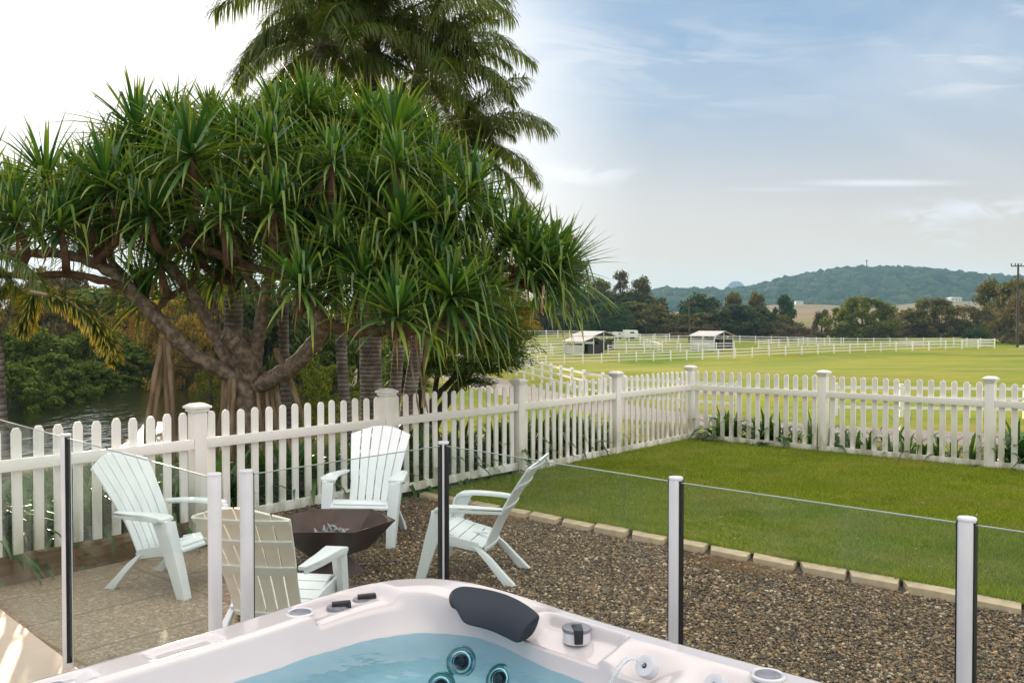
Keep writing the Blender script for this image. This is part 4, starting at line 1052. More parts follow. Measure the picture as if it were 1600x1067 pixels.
# underwater wall jets
def wall_jet(px, py, z, r, nrm=None):
    d = ray(px, py).normalized(); hit, hn, _, _ = _bv.ray_cast(Vector((0, 0, CZ)), d); n3 = hn if hn.dot(d) < 0 else -hn; n3 = (n3 * .75 - d * .35).normalized(); hp = hit + n3 * .008
    o, c, Mx = disc('wall_jet', px, py, z, [(r * 1.02, -.03), (r, -.004), (r * .97, .004), (r * .90, .006), (r * .84, .001), (r * .70, .000), (r * .66, .006), (r * .58, .006), (r * .52, -.004)], M['jet_ring'], tub, nrm=n3, pos=hp)
    rg = MB(); n_ = 28; rg.lathe([(r * .62, .002), (r * .66, .009), (r * .58, .010), (r * .54, .003)], c, n_, Mx); rg.build('trim_ring', M['steel'], o, smooth=True)
    disc('nozzle', 0, 0, 0, [(r * .52, .001), (r * .46, .007), (r * .30, .004), (r * .28, .009), (0.001, .010)], M['spa_dark'], o, nrm=n3, pos=c)
wall_jet(722, 1034, .72, .052); wall_jet(783, 1062, .70, .050); wall_jet(690, 1072, .62, .046)
# filter lid / light under water on the left wall
disc('spa_light', 447, 1066, .735, [(.038, -.03), (.038, .001), (.034, .006), (.031, .003), (0.001, .003)], M['spa_clear'], tub, nrm=(.75, -.55, .55))
# control panel on the rim by the terrace
pc = tw(.075, 1.40, .914); cp = MB()
vs_ = []
for k in range(28):
    q = 2 * math.pi * k / 28; ca, sa = math.cos(q), math.sin(q); a = .034 * abs(ca) ** .55 * (1 if ca > 0 else -1); b = .115 * abs(sa) ** .7 * (1 if sa > 0 else -1); vs_.append((a, b))
cp.prism(vs_, .902, .914, lambda a, b, h: tw(.072 + a, 1.40 + b, h)); o = cp.build('control_panel', M['spa_clear'], tub, bevel=.003)
cp = MB(); cp.prism([(a * .62, b * .72) for a, b in vs_], .9143, .9158, lambda a, b, h: tw(.072 + a, 1.40 + b, h)); cp.build('display', M['spa_grey'], o)
# ---------------------------------------------------------------- pandanus
def leaf_strips(specs, n, width, keel=.35, seed=0, wprof=None):
    """specs: per leaf (origin, dir, up-ish normal, length, bend list fn) -> V, F, t"""
    V, F, At = [], [], []
    for (org, d0, L, droop, kink, w) in specs:
        p = org.copy(); d = d0.normalized(); step = L / n; base = len(V)
        side = d.cross(Vector((0, 0, 1)));
        if side.length < .05: side = Vector((1, 0, 0))
        side.normalize()
        for i in range(n + 1):
            t = i / n; ww = w * (wprof(t) if wprof else (.62 + .38 * math.sin(min(t * 3.2, 1.57))) * (1 - max(0, (t - .35) / .65) ** 1.6) + .001)
            up = side.cross(d).normalized()
            if up.z < 0 and d.z > -.6 and i == 0: up = -up
            V += [tuple(p - side * ww + up * ww * keel), tuple(p), tuple(p + side * ww + up * ww * keel)]; At += [t] * 3
            if i < n:
                a = base + i * 3; F += [(a, a + 1, a + 4, a + 3), (a + 1, a + 2, a + 5, a + 4)]
            d = (d + Vector((0, 0, -1)) * (droop * step * (.3 + 2.2 * t))).normalized()
            if kink and abs(t - kink) < .5 / n: d = (d * .35 + Vector((0, 0, -1))).normalized()
            p = p + d * step
    return V, F, At
rnd = random.Random(21)
def rosette_mesh(tilt, seed, nl=84, L=.80, drp=1.0):
    r = random.Random(seed); specs = []
    ax = Vector((math.sin(tilt), 0, math.cos(tilt))); e1 = ax.cross(Vector((0, 1, 0))).normalized(); e2 = ax.cross(e1)
    for k in range(nl):
        f = (k + .5) / nl; ph = k * 2.39996 + r.uniform(-.2, .2); th = R(6 + 98 * f ** .9) + r.uniform(-.10, .10)
        d = ax * math.cos(th) + (e1 * math.cos(ph) + e2 * math.sin(ph)) * math.sin(th)
        ln = L * (.62 + .40 * math.sin(min(1, f * 1.8) * 1.4)) * r.uniform(.82, 1.12)
        kk = r.uniform(.45, .8) if r.random() < .30 else None
        specs.append((ax * (.10 * (1 - f)), d, ln, drp * r.uniform(.1, .9) * (.2 + .85 * f), kk, r.uniform(.016, .026)))
    V, F, At = leaf_strips(specs, 8, .02)
    return npmesh('leaf_rosette', V, F, M['pandanus_leaf'], False, {'t': At})
ROS = {}
for ti, tl_ in enumerate((0, 18, 36, 52)):
    for s in range(3): ROS[(ti, s)] = rosette_mesh(R(tl_), 100 + ti * 10 + s, L=.78 + .06 * s, drp=1.0 + .12 * ti)
pan = empty('pandanus_tree', (-3.15, 11.0, HZ(-3.15, 11.0))); tag(pan, 'huge spreading pandanus with spiky green leaf rosettes and splayed prop roots behind the picket fence', 'tree')
PO = Vector(pan.location)
LIMB = []
def limb(pts, r0, r1, nm='branch', mat='bark_pandanus', seg=6, wob=.02, nodes=True):
    w = [P(*q) - PO for q in pts]; c = catmull(w, seg); b = MB(); rr_ = []
    for i in range(len(c)):
        t = i / (len(c) - 1); rr_.append(r0 + (r1 - r0) * t + .006 * math.sin(i * 1.9)); c[i] = c[i] + Vector((rnd.uniform(-1, 1), rnd.uniform(-1, 1), rnd.uniform(-1, 1))) * wob * .4
    b.tube(c, rr_, 12)
    if nodes: LIMB.extend([(q, max(r0 + (r1 - r0) * i / (len(c) - 1), .02)) for i, q in enumerate(c)][int(len(c) * .3):])
    return b.build(nm, M[mat], pan, smooth=True)
limb([(388, 690, 11), (388, 640, 11), (386, 605, 11), (380, 560, 11.1), (372, 520, 11.2)], .20, .12, 'trunk', nodes=False)
limb([(384, 600, 11), (335, 572, 10.9), (292, 545, 10.8), (240, 492, 10.7), (205, 455, 10.7), (172, 425, 10.7), (120, 402, 10.7), (50, 396, 10.8), (-60, 405, 11)], .10, .045)
limb([(205, 455, 10.7), (165, 440, 10.5), (105, 428, 10.3), (40, 432, 10.3), (-60, 425, 10.3)], .05, .035, mat='bark_brown')
limb([(172, 425, 10.7), (150, 398, 10.9), (128, 372, 11.0), (110, 345, 11.2), (100, 310, 11.3)], .055, .035)
limb([(80, 398, 10.7), (62, 370, 10.8), (75, 345, 10.9), (70, 325, 11)], .045, .03, mat='bark_brown')
limb([(382, 598, 11), (352, 555, 11.1), (330, 508, 11.2), (300, 460, 11.2), (268, 418, 11.2), (252, 385, 11.2), (258, 340, 11.3)], .095, .05)
limb([(232, 485, 10.8), (200, 440, 11.2), (170, 400, 11.5), (160, 360, 11.8)], .05, .035)
limb([(240, 492, 10.7), (262, 465, 10.9), (300, 440, 11.1), (312, 400, 11.3), (300, 350, 11.5)], .04, .03, mat='bark_brown')
limb([(392, 600, 10.95), (392, 575, 10.8), (380, 552, 10.7), (362, 530, 10.6), (350, 521, 10.55)], .115, .085, 'branch', nodes=False)
limb([(405, 602, 10.9), (432, 588, 10.7), (465, 565, 10.5), (492, 535, 10.3), (505, 505, 10.1), (492, 480, 10.0), (480, 462, 9.9)], .105, .075)
limb([(505, 505, 10.1), (530, 512, 9.9), (570, 518, 9.7), (620, 514, 9.6), (680, 512, 9.6), (735, 500, 9.7)], .07, .05, mat='bark_brown')
limb([(398, 595, 11), (398, 560, 11.1), (405, 520, 11.2), (412, 470, 11.2), (430, 420, 11.1), (470, 360, 11), (520, 310, 11), (560, 250, 11.1)], .10, .05)
limb([(412, 470, 11.2), (385, 430, 11.3), (360, 385, 11.3), (330, 340, 11.3), (310, 280, 11.3)], .06, .04)
limb([(330, 380, 11.0), (290, 372, 10.8), (345, 400, 10.8), (420, 425, 10.8), (470, 440, 10.6)], .05, .045, mat='bark_brown')
limb([(430, 420, 11.1), (500, 400, 11.2), (580, 370, 11.3), (660, 350, 11.3), (740, 380, 11.2), (810, 425, 11.0), (865, 438, 10.8)], .07, .04, mat='bark_brown')
limb([(660, 350, 11.3), (700, 320, 11.5), (740, 300, 11.6)], .05, .03, mat='bark_brown')
limb([(760, 440, 10.6), (810, 447, 10.6), (870, 446, 10.6)], .035, .03, mat='bark_brown', nodes=False)
# prop roots
def root(pts, r0, r1): limb(pts, r0, r1, 'prop_root', 'root', 4, .015, False)
rr2 = random.Random(8)
for k in range(17):
    f = k / 16; x0 = 352 + 76 * f; y0 = 592 + rr2.uniform(-14, 12) - 14 * (1 - abs(f - .5) * 2); xe = 318 + 160 * f + rr2.uniform(-10, 10); ye = 775 + rr2.uniform(-10, 15); dd = 11 + rr2.uniform(-.45, .3)
    root([(x0, y0, 11 + (dd - 11) * .2), (x0 + (xe - x0) * .35, y0 + (ye - y0) * .42, dd), (xe, ye, dd)], rr2.uniform(.026, .04), rr2.uniform(.018, .03))
root([(430, 545, 10.9), (455, 600, 10.8), (485, 690, 10.7), (495, 760, 10.7)], .035, .03)
for xo, xe, dd in ((253, 228, 10.6), (256, 240, 10.7), (258, 262, 10.7), (262, 272, 10.65), (260, 268, 10.8)):
    root([(xo, 530, 10.75), (xo + (xe - xo) * .4, 585, dd), (xe, 680, dd), (xe + (xe - xo) * .3, 790, dd)], .035, .024)
for xo, yo, xe in ((640, 520, 655), (648, 520, 668), (672, 512, 660), (668, 512, 664), (850, 447, 849)):
    root([(xo, yo, 9.65), ((xo + xe) / 2 - 3, yo + 55 * (.6 if xo > 800 else 1), 9.6), (xe, yo + (45 if xo > 800 else 125), 9.6)], .013, .005)
# rosettes
def inpx(x, y, poly):
    c = False; n = len(poly)
    for i in range(n):
        (x1, y1), (x2, y2) = poly[i], poly[(i + 1) % n]
        if (y1 > y) != (y2 > y) and x < (x2 - x1) * (y - y1) / (y2 - y1) + x1: c = not c
    return c
CP = [(-140, 330), (-60, 300), (0, 290), (60, 272), (120, 270), (175, 255), (215, 215), (290, 178), (360, 178), (400, 190), (460, 172), (570, 185), (640, 195), (690, 255), (750, 325), (815, 352), (860, 395), (850, 430), (770, 425), (715, 480), (640, 490), (560, 465), (500, 430), (440, 380), (380, 350), (300, 360), (240, 375), (130, 350), (40, 350), (-60, 370), (-140, 390)]
hero = [(618, 500, 9.3, 25), (470, 455, 9.5, 15), (700, 470, 9.6, 50), (738, 478, 10.0, 60), (350, 345, 9.9, 20), (430, 330, 9.8, 25), (95, 362, 10.0, 10), (25, 350, 10.1, 20), (868, 428, 10.7, 55), (860, 395, 10.9, 60), (250, 415, 10.6, 15), (565, 440, 9.7, 35), (790, 380, 10.6, 50), (520, 395, 9.9, 30), (230, 470, 11.6, 20), (235, 345, 10.2, 20), (350, 420, 11.6, 30),
        (-30, 420, 10.2, 60), (845, 445, 10.6, 68), (300, 250, 10.2, 15), (420, 240, 10.0, 10), (520, 260, 10.0, 10), (620, 265, 10.1, 20), (690, 350, 10.2, 35), (620, 365, 9.9, 30), (170, 300, 10.3, 15)]
pts_ = [(x, y, d) for x, y, d, _ in hero]; R2 = random.Random(77); tries = 0
cx0, cy0 = 380, 470
while len(pts_) < 96 and tries < 9000:
    tries += 1; x, y = R2.uniform(-140, 880), R2.uniform(170, 495)
    if not inpx(x, y, CP): continue
    md = 52 if tries < 5000 else 40
    if any(math.hypot(x - a, (y - b)) < md for a, b, _ in pts_): continue
    e = min(1, max(0, (y - 170) / 260)); d = 11.3 - 1.2 * e + R2.uniform(-.3, .9); pts_.append((x, y, d))
for k, (px, py, d) in enumerate(pts_):
    p = P(px, py, d) - PO; cen = P(cx0, 640, 11.2) - PO; dr = (p - cen); dr.normalize(); dr = (dr + Vector((0, -.25, .55))).normalized()
    tilt = math.degrees(math.acos(max(-1, min(1, dr.z))))
    if k < len(hero): tilt = hero[k][3]
    ti = min(range(4), key=lambda q: abs((0, 18, 36, 52)[q] - tilt)); az = math.atan2(dr.y, dr.x)
    o = link('leaf_rosette', ROS[(ti, R2.randrange(3))], pan); o.location = p; o.rotation_euler = (0, 0, az + R2.uniform(-.3, .3)); s = R2.uniform(.80, 1.14); o.scale = (s, s, s)
    # stem back to the nearest limb
    q, rq = min(LIMB, key=lambda n_: (n_[0] - p).length * (1.0 if n_[0].z < p.z + .1 else 1.6))
    ax = Vector((math.sin(R(tilt)) * math.cos(az), math.sin(R(tilt)) * math.sin(az), math.cos(R(tilt))))
    L_ = (q - p).length; m1 = p - ax * min(.45, L_ * .5); b = MB(); c = catmull([q, q.lerp(m1, .55) + Vector((0, 0, -.05)), m1, p + ax * .04], 4)
    b.tube(c, [max(.05 - .012 * i / len(c), .032) for i in range(len(c))], 9); b.build('branch', M['bark_brown'], pan, smooth=True)
# the many smaller heads packed inside and under the crown, as one part
MV, MF, MT = [], [], []; off = 0; tries = 0; made = 0; R3 = random.Random(5)
UP = [(-140, 330), (0, 300), (120, 290), (230, 250), (330, 210), (460, 200), (620, 210), (700, 290), (800, 360), (860, 400), (840, 445), (740, 450), (700, 505), (600, 500), (520, 470), (430, 440), (330, 440), (230, 425), (130, 405), (-140, 405)]
while made < 92 and tries < 6000:
    tries += 1; x, y = R3.uniform(-140, 870), R3.uniform(200, 505)
    if not inpx(x, y, UP): continue
    e = min(1, max(0, (y - 170) / 300)); p = P(x, y, 12.2 - .9 * e + R3.uniform(-.4, .8)) - PO; dr = (p - (P(cx0, 640, 11.2) - PO)).normalized(); dr = (dr + Vector((0, R3.uniform(-.4, .2), R3.uniform(0, .5)))).normalized()
    az = math.atan2(dr.y, dr.x); me = ROS[(R3.randrange(4), R3.randrange(3))]; nv = len(me.vertices); co = np.empty(nv * 3, np.float32); me.vertices.foreach_get('co', co); co = co.reshape(-1, 3)
    at = np.empty(nv, np.float32); me.attributes['t'].data.foreach_get('value', at); fi = np.empty(len(me.loops), np.int32); me.loops.foreach_get('vertex_index', fi)
    c_, s_ = math.cos(az), math.sin(az); k = R3.uniform(.72, 1.0); co2 = np.stack([co[:, 0] * c_ - co[:, 1] * s_, co[:, 0] * s_ + co[:, 1] * c_, co[:, 2]], -1) * k + np.array(p)
    MV.append(co2); MT.append(at); MF.append(fi.reshape(-1, 4) + off); off += nv; made += 1
ex = link('leaf_rosette_mass', npmesh('leaf_rosette_mass', np.concatenate(MV), np.concatenate(MF), M['pandanus_leaf'], False, {'t': np.concatenate(MT)}), pan); ex['kind'] = 'stuff'
# skirts of dead hanging leaves
dv_ = []; specs = []
for (px, py, d) in pts_:
    p = P(px, py, d) - PO
    for k in range(7):
        a = R2.uniform(0, 6.28); specs.append((p - Vector((0, 0, .08)), Vector((math.cos(a), math.sin(a), -.5)), R2.uniform(.3, .6), 3.2, None, .011))
V, F, At = leaf_strips(specs, 6, .012); so_ = link('dead_leaves', npmesh('dead_leaves', V, F, M['dead_leaf'], False, {'t': At}), pan)

# ---------------------------------------------------------------- feather palms
def frond_mesh(elev, L, seed, droop=1.0, nl=110, ll=.66, fox=.5, dens=1.0):
    r = random.Random(seed); p = Vector((0, 0, 0)); d = Vector((math.cos(elev), 0, math.sin(elev))); n = 26; step = L / n; pts = [p.copy()]; ds = [d.copy()]
    for i in range(n):
        d = (d + Vector((0, 0, -1)) * droop * step * (.15 + .75 * i / n)).normalized(); p = p + d * step; pts.append(p.copy()); ds.append(d.copy())
    specs = []
    for k in range(nl):
        t = .14 + .86 * k / nl; f = t * n; i = min(int(f), n - 1); q = pts[i].lerp(pts[i + 1], f - i); dd = ds[i]
        side = dd.cross(Vector((0, 0, 1))).normalized() if abs(dd.z) < .98 else Vector((0, 1, 0)); up = side.cross(dd)
        for s in (-1, 1):
            for rep in range(2):
                if r.random() > .72: continue
                a = r.uniform(-fox, fox); out_ = (side * s * math.cos(a) + up * math.sin(a)); ln = ll * (.45 + .75 * math.sin(math.pi * min(t * .95 + .03, 1)) ** .6) * r.uniform(.85, 1.1)
                specs.append((q, (dd * r.uniform(.45, .75) + out_).normalized(), ln, 2.6 * r.uniform(.5, 1.6), None, .0125))
    V, F, At = leaf_strips(specs, 3, .012, keel=.25, wprof=lambda t: (.7 + .3 * math.sin(3.14 * t)) * (1 - t ** 3) + .02)
    me = npmesh('frond', V, F, M['palm_leaf'], False, {'t': At})
    b = MB(); b.tube(pts[::2], [.022 * (1 - i / 14) + .004 for i in range(len(pts[::2]))], 6); rm_ = b.mesh('rachis', M['rachis'], smooth=True)
    return me, rm_
FR_ = {}
for k, (el, dr_) in enumerate(((76, .55), (58, .8), (42, 1.0), (22, 1.2), (0, 1.2), (-30, 1.0))):
    for s in range(2): FR_[(k, s)] = frond_mesh(R(el), 3.0 + .25 * s, 300 + k * 7 + s, dr_)
def palm(label, px_b, d, crown, trunk_r, fronds, shaft=True, seed=1, lean=0, group='feather palms behind the pandanus', sc_=1.0):
    r = random.Random(seed); bx = P(px_b[0], px_b[1], d); gzv = HZ(bx.x, bx.y); base = Vector((bx.x, bx.y, gzv)); top = P(crown[0], crown[1], d)
    root_ = empty('palm_tree', base); tag(root_, label, 'palm tree', group); tp_ = top - base
    b = MB(); n = 34; pts = []; rad = []
    for i in range(n + 1):
        t = i / n; pts.append(Vector((tp_.x * t + .02 * math.sin(t * 9 + seed), tp_.y * t, tp_.z * t))); rad.append(trunk_r * (1.12 - .25 * t) + (.004 if i % 2 else 0))
    b.tube(pts, rad, 16); b.build('trunk', M['palm_bark'], root_, smooth=True)
    if shaft:
        b = MB(); b.tube([tp_ - Vector((0, 0, .6)), tp_ - Vector((0, 0, .3)), tp_ + Vector((0, 0, .15))], [trunk_r * .98, trunk_r * .85, trunk_r * .4], 14); b.build('crownshaft', M['crownshaft'], root_, smooth=True)
    for (k, az, s) in fronds:
        fm, rm_ = FR_[(k, r.randrange(2))]; o = link('frond', fm, root_); o.location = tp_; o.rotation_euler = (r.uniform(-.15, .15), 0, R(az)); o.scale = (s * sc_,) * 3
        link('rachis', rm_, o)
    return root_
def ring(n, seed, lo=0, hi=5, s=1.0):
    r = random.Random(seed); return [(min(hi, max(lo, int(lo + (hi - lo + 1) * (i / n)))), i * 137.5 + r.uniform(-12, 12), s * r.uniform(.85, 1.1)) for i in range(n)]
palm('feather palm with the thickest grey trunk, rising right behind a fence post', (580, 610), 15.0, (582, 55), .165, ring(20, 1, 0, 4, .8) + [(1, 187, .98), (2, 178, .9), (3, 180, .8), (0, 60, 1.0), (0, -80, 1.0), (1, 250, .9)], seed=2)
palm('slender feather palm with pale ringed trunk standing left of the thickest palm trunk', (547, 610), 14.2, (500, 70), .078, ring(18, 3, 0, 5, .62), seed=3)
palm('feather palm with brown ringed trunk just right of the thickest palm trunk', (612, 610), 14.6, (650, 120), .085, ring(20, 5, 0, 5, .58) + [(1, -8, .66), (1, 25, .6), (2, -30, .62), (2, 10, .66), (3, -12, .6), (1, -40, .6)], seed=4)
palm('feather palm with smooth grey trunk, rightmost of the palms behind the fence', (628, 610), 15.4, (690, 235), .105, ring(22, 8, 1, 5, .5) + [(2, 4, .65), (2, -14, .65), (3, 15, .65), (1, -25, .6), (4, 0, .6)], seed=5)
palm('slim palm with pale green crownshaft showing between the pandanus trunk and its right limb', (446, 600), 13.0, (444, 330), .072, ring(9, 11, 2, 4, .45), seed=6)
palm('palm with ringed brown trunk partly hidden behind the forked pandanus trunk', (371, 600), 13.4, (362, 260), .13, ring(9, 14, 1, 4, .45), seed=7)
# low palm at the left with two backlit fronds hanging over the creek
M['backlit_tip_frond'] = leafmat('backlit_tip_frond', [(.04, .085, .014), (.06, .11, .018), (.10, .14, .022)], .45, .45, tip=(.5, 1.0, (.55, .44, .08)), tcol=(1.6, 1.3, .4))  # leaflet tips coloured gold to stand in for the backlit rim
lp_ = palm('smooth grey palm at the left border with backlit golden fronds drooping over the creek', (10, 600), 9.7, (-30, 395), .105, ring(5, 21, 4, 5, .35), seed=8)
fx = frond_mesh(R(-8), 1.30, 900, 2.9, nl=130, ll=.21, fox=3.1); fy = frond_mesh(R(-50), .62, 901, 2.5, nl=80, ll=.19, fox=3.1)
for (fm, rm_), pxp, az, s in ((fx, (48, 456, 9.4), 6, .9), (fy, (62, 440, 9.5), 150, 1.0), (fy, (12, 440, 9.8), 170, .8)):
    fm.materials.clear(); fm.materials.append(M['backlit_tip_frond']); o = link('frond', fm, lp_); o.location = P(*pxp) - Vector(lp_.location); o.rotation_euler = (0, 0, R(az)); o.scale = (s,) * 3; link('rachis', rm_, o)

# ---------------------------------------------------------------- leafy trees and shrubs
def crown_mesh(name, mat, nclump, leaves, size, shape, seed, leafsz, flat=.75, hang=0.0):
    """leaf faces gathered in clumps through the crown's volume; unit crown: radius 1, height 0..1"""
    r = np.random.default_rng(seed); V = []
    cs = []
    for k in range(nclump):
        a = r.uniform(0, 2 * np.pi); h = r.uniform(0, 1); prof = shape(h); rad = prof * math.sqrt(r.uniform(.15, 1)); cs.append((rad * math.cos(a), rad * math.sin(a), h, r.uniform(.6, 1.3)))
    cs = np.array(cs); idx = r.integers(0, nclump, leaves); c = cs[idx]
    d = r.normal(0, 1, (leaves, 3)); d /= np.linalg.norm(d, axis=1)[:, None]; rad = (r.uniform(0, 1, leaves) ** .42)[:, None] * size * c[:, 3:4]
    p = c[:, :3] + d * rad * np.array([1, 1, flat]); p[:, 2] = np.maximum(p[:, 2], .0)
    nrm = d + r.normal(0, .55, (leaves, 3)); nrm /= np.linalg.norm(nrm, axis=1)[:, None]
    t1 = np.cross(nrm, r.normal(0, 1, (leaves, 3))); t1 /= np.linalg.norm(t1, axis=1)[:, None] + 1e-9
    if hang: t1 = t1 * (1 - hang) + np.array([0, 0, -1]) * hang; t1 /= np.linalg.norm(t1, axis=1)[:, None]
    t2 = np.cross(nrm, t1); s = leafsz * r.uniform(.6, 1.4, leaves)[:, None]
    v0 = p - t1 * s; v1 = p + t2 * s * .48; v2 = p + t1 * s; v3 = p - t2 * s * .48
    V = np.stack([v0, v1, v2, v3], 1).reshape(-1, 3)
    return npmesh(name, V, np.arange(leaves * 4).reshape(-1, 4), M[mat]), cs
def s_round(h): return math.sqrt(max(0, 1 - (2 * h - .85) ** 2 / 1.35)) * .85
def s_cone(h): return (1 - h) ** .75 * .9 + .06
def s_tall(h): return .55 * math.sin(min(1, h * 1.25 + .12) * math.pi) ** .6 + .1 if h < .7 else .55 * (1.06 - h) ** .5
def s_dome(h): return math.sqrt(max(0, 1 - h * h)) * .92
def s_umb(h): return .95 * (1 - abs(h - .55) * 1.1) if h > .2 else .75
CR = {}
def variant(key, mat, nc, nl, size, shape, ls, nvar=2, **k):
    CR[key] = [crown_mesh('crown', mat, nc, nl, size, shape, 500 + len(CR) * 10 + v, ls, **k) for v in range(nvar)]
variant('dark', 'leaf_dark', 90, 7500, .17, s_round, .050)
variant('deep', 'leaf_deep', 90, 7500, .17, s_round, .042)
variant('olive', 'leaf_olive', 85, 6500, .16, s_round, .046)
variant('airy', 'leaf_airy', 40, 3000, .17, s_tall, .036, flat=.6)
variant('airydark', 'leaf_olive', 46, 4600, .18, s_tall, .036, flat=.6)
variant('grey', 'leaf_grey', 50, 4200, .20, s_round, .036)
variant('bright', 'leaf_bright', 90, 7500, .16, s_round, .045)
variant('cone', 'leaf_deep', 50, 4200, .16, s_cone, .042)
variant('bush', 'leaf_deep', 44, 6000, .26, s_dome, .042)
variant('mangrove', 'leaf_mangrove', 110, 13000, .125, s_dome, .036, nvar=3)
variant('mangrovedark', 'leaf_dark', 90, 9000, .15, s_dome, .038)
variant('gold', 'leaf_gold', 110, 9000, .13, s_dome, .028, nvar=2, hang=.5)
variant('casu', 'leaf_airy', 100, 10000, .13, s_tall, .028, nvar=2, hang=.5)
variant('yellow', 'leaf_yellow', 20, 1200, .24, s_round, .05, nvar=1)
variant('scrub', 'leaf_bright', 90, 5000, .14, s_dome, .030, nvar=2)
variant('greybush', 'leaf_grey', 44, 5000, .26, s_dome, .038)
TN = {'dark': 'dense dark green', 'deep': 'leafy deep green', 'olive': 'olive green', 'airy': 'thin airy brown-green', 'airydark': 'tall ragged dark olive', 'grey': 'grey-brown twiggy', 'bright': 'rounded bright yellow-green',
      'cone': 'pointed conical green', 'bush': 'dark rounded', 'mangrove': 'bushy mid green mangrove', 'mangrovedark': 'dark shaded mangrove', 'gold': 'golden brown sunlit', 'casu': 'wispy grey-green casuarina', 'yellow': 'bright yellow-leaved', 'scrub': 'sparse backlit yellow-green', 'greybush': 'low grey-brown twiggy'}
def tree(kind, px, ytop, width, dep, label, group, cat='tree', trunk=True, low=.0, seed=0, ybase=None, name='tree', tw=None, zb=None):
    r = random.Random(seed * 31 + int(px)); p = P(px, ytop, dep); g0 = HZ(p.x, dep) if zb is None else zb
    H = p.z - g0; wr_ = width * (1.75 if dep > 125 else 1.25) / FPX * dep / 2; me, cs = CR[kind][r.randrange(len(CR[kind]))]
    e = empty(name, (p.x, dep, g0)); tag(e, label, cat, group)
    ch = H * (1 - low); o = link('crown', me, e); o.location = (0, 0, H * low - .03 * H); o.scale = (wr_, wr_, ch / 1.12); o.rotation_euler = (0, 0, r.uniform(0, 6.28))
    if trunk:
        b = MB(); tr = tw or max(.03 * H, .06); top = H * (low + (1 - low) * .72)
        b.tube([(0, 0, -.2), (r.uniform(-.02, .02) * H, 0, top * .4), (r.uniform(-.03, .03) * H, 0, top)], [tr, tr * .8, tr * .3], 8)
        rz = o.rotation_euler.z
        for k in range(7):
            c = cs[(k * 7) % len(cs)]; q = Vector((c[0] * wr_, c[1] * wr_, H * low + c[2] * ch / 1.12)); q = Matrix.Rotation(rz, 3, 'Z') @ q
            z0 = min(top * (.35 + .08 * k), q.z * .85); b.tube([(0, 0, z0), (q.x * .5, q.y * .5, (z0 + q.z) * .48), tuple(q)], [tr * .45, tr * .3, tr * .1], 6)
        b.build('trunk', M['bark_dark'], e, smooth=True)
    return e
# beyond the paddocks, left of the hill  (kind, px, top y, width px, depth, crown start, where)
FAR = [
 ('dark', 815, 468, 90, 150, .0, 'behind the rightmost pandanus rosettes'), ('dark', 852, 462, 80, 158, .1, 'behind the nearer roofed shelter, left side'), ('airy', 905, 398, 85, 190, .35, 'tallest behind the tip of the pandanus leaves'), ('airydark', 880, 425, 60, 185, .2, 'beside the tallest airy tree, left of it'),
 ('dark', 905, 445, 80, 165, .08, 'straight behind the nearer shelter roof'), ('airydark', 940, 430, 52, 185, .2, 'right of the tallest airy tree'), ('deep', 948, 470, 56, 142, .12, 'right behind the nearer shelter, brighter than its neighbours'), ('airy', 971, 417, 46, 190, .3, 'slim, left of the pair rising highest near the hill'),
 ('airydark', 1002, 426, 52, 182, .2, 'right of the slim airy pair rising highest near the hill'), ('dark', 985, 452, 70, 172, .1, 'below the slim airy pair'), ('olive', 996, 468, 76, 150, .1, 'behind the white horse float'), ('airydark', 1028, 458, 44, 170, .1, 'left end of the blue hill'),
 ('dark', 925, 462, 80, 176, .0, 'in the gap between the shelter trees'), ('olive', 1026, 484, 50, 146, .15, 'small, behind the rails right of the horse float'), ('olive', 1062, 488, 62, 150, .0, 'left of the small power pole'), ('deep', 1082, 477, 40, 160, .1, 'right beside the small power pole'),
 ('dark', 1095, 456, 52, 175, .1, 'block-shaped, above the far shelter roof, left side'), ('olive', 1102, 486, 70, 150, .0, 'behind the far shelter roof'), ('airydark', 1146, 451, 46, 175, .1, 'below the far blue dome mountain'), ('airydark', 1183, 451, 44, 172, .1, 'right of the far blue dome mountain'),
 ('dark', 1152, 474, 76, 148, .0, 'broad, behind the far shelter, right side'), ('dark', 1186, 480, 52, 150, .0, 'right shoulder of the broad dark tree'), ('cone', 1226, 455, 40, 165, .0, 'pointed, left of the straw-coloured field'), ('olive', 1214, 488, 50, 152, .0, 'left of the pointed tree'),
 ('airydark', 1284, 478, 34, 150, .0, 'alone in front of the straw-coloured field'), ('bright', 1347, 459, 74, 140, .02, 'large and round in front of the hill'), ('airy', 1393, 474, 34, 158, .1, 'right of the large round bright tree'), ('grey', 1418, 484, 56, 148, .0, 'between the round bright tree and the olive one'),
 ('olive', 1458, 462, 64, 145, .05, 'below the right end of the hilltop'), ('grey', 1504, 474, 72, 148, .0, 'right of the olive tree under the hill'), ('airydark', 1546, 430, 62, 140, .1, 'tall, left of the big power pole'), ('bush', 1545, 505, 44, 132, .0, 'at the right end of the paddock rails'),
 ('yellow', 1523, 496, 26, 142, .3, 'above the dark round bush'), ('airydark', 1582, 428, 80, 118, .05, 'tall, at the foot of the big power pole'), ('grey', 1572, 486, 60, 136, .0, 'right of the dark round bush'), ('grey', 1606, 452, 70, 112, .0, 'at the right border, behind the paddock'),
 ('grey', 1210, 503, 60, 146, .0, 'low, in front of the pointed tree')]
for k, (kd, px, yt, wd, dp, lo, where) in enumerate(FAR):
    dp += 26
    tree(kd, px, yt, wd, dp, (TN[kd] + ' tree ' + where), 'trees along the far side of the paddocks', low=lo, seed=k)
LOW = [(1050, 508, 50), (1090, 506, 60), (1125, 503, 55), (1195, 508, 46), (1245, 508, 44), (1266, 512, 34), (1310, 512, 30), (1385, 507, 50), (1425, 506, 50), (1462, 502, 46), (1492, 504, 50), (1520, 508, 40)]
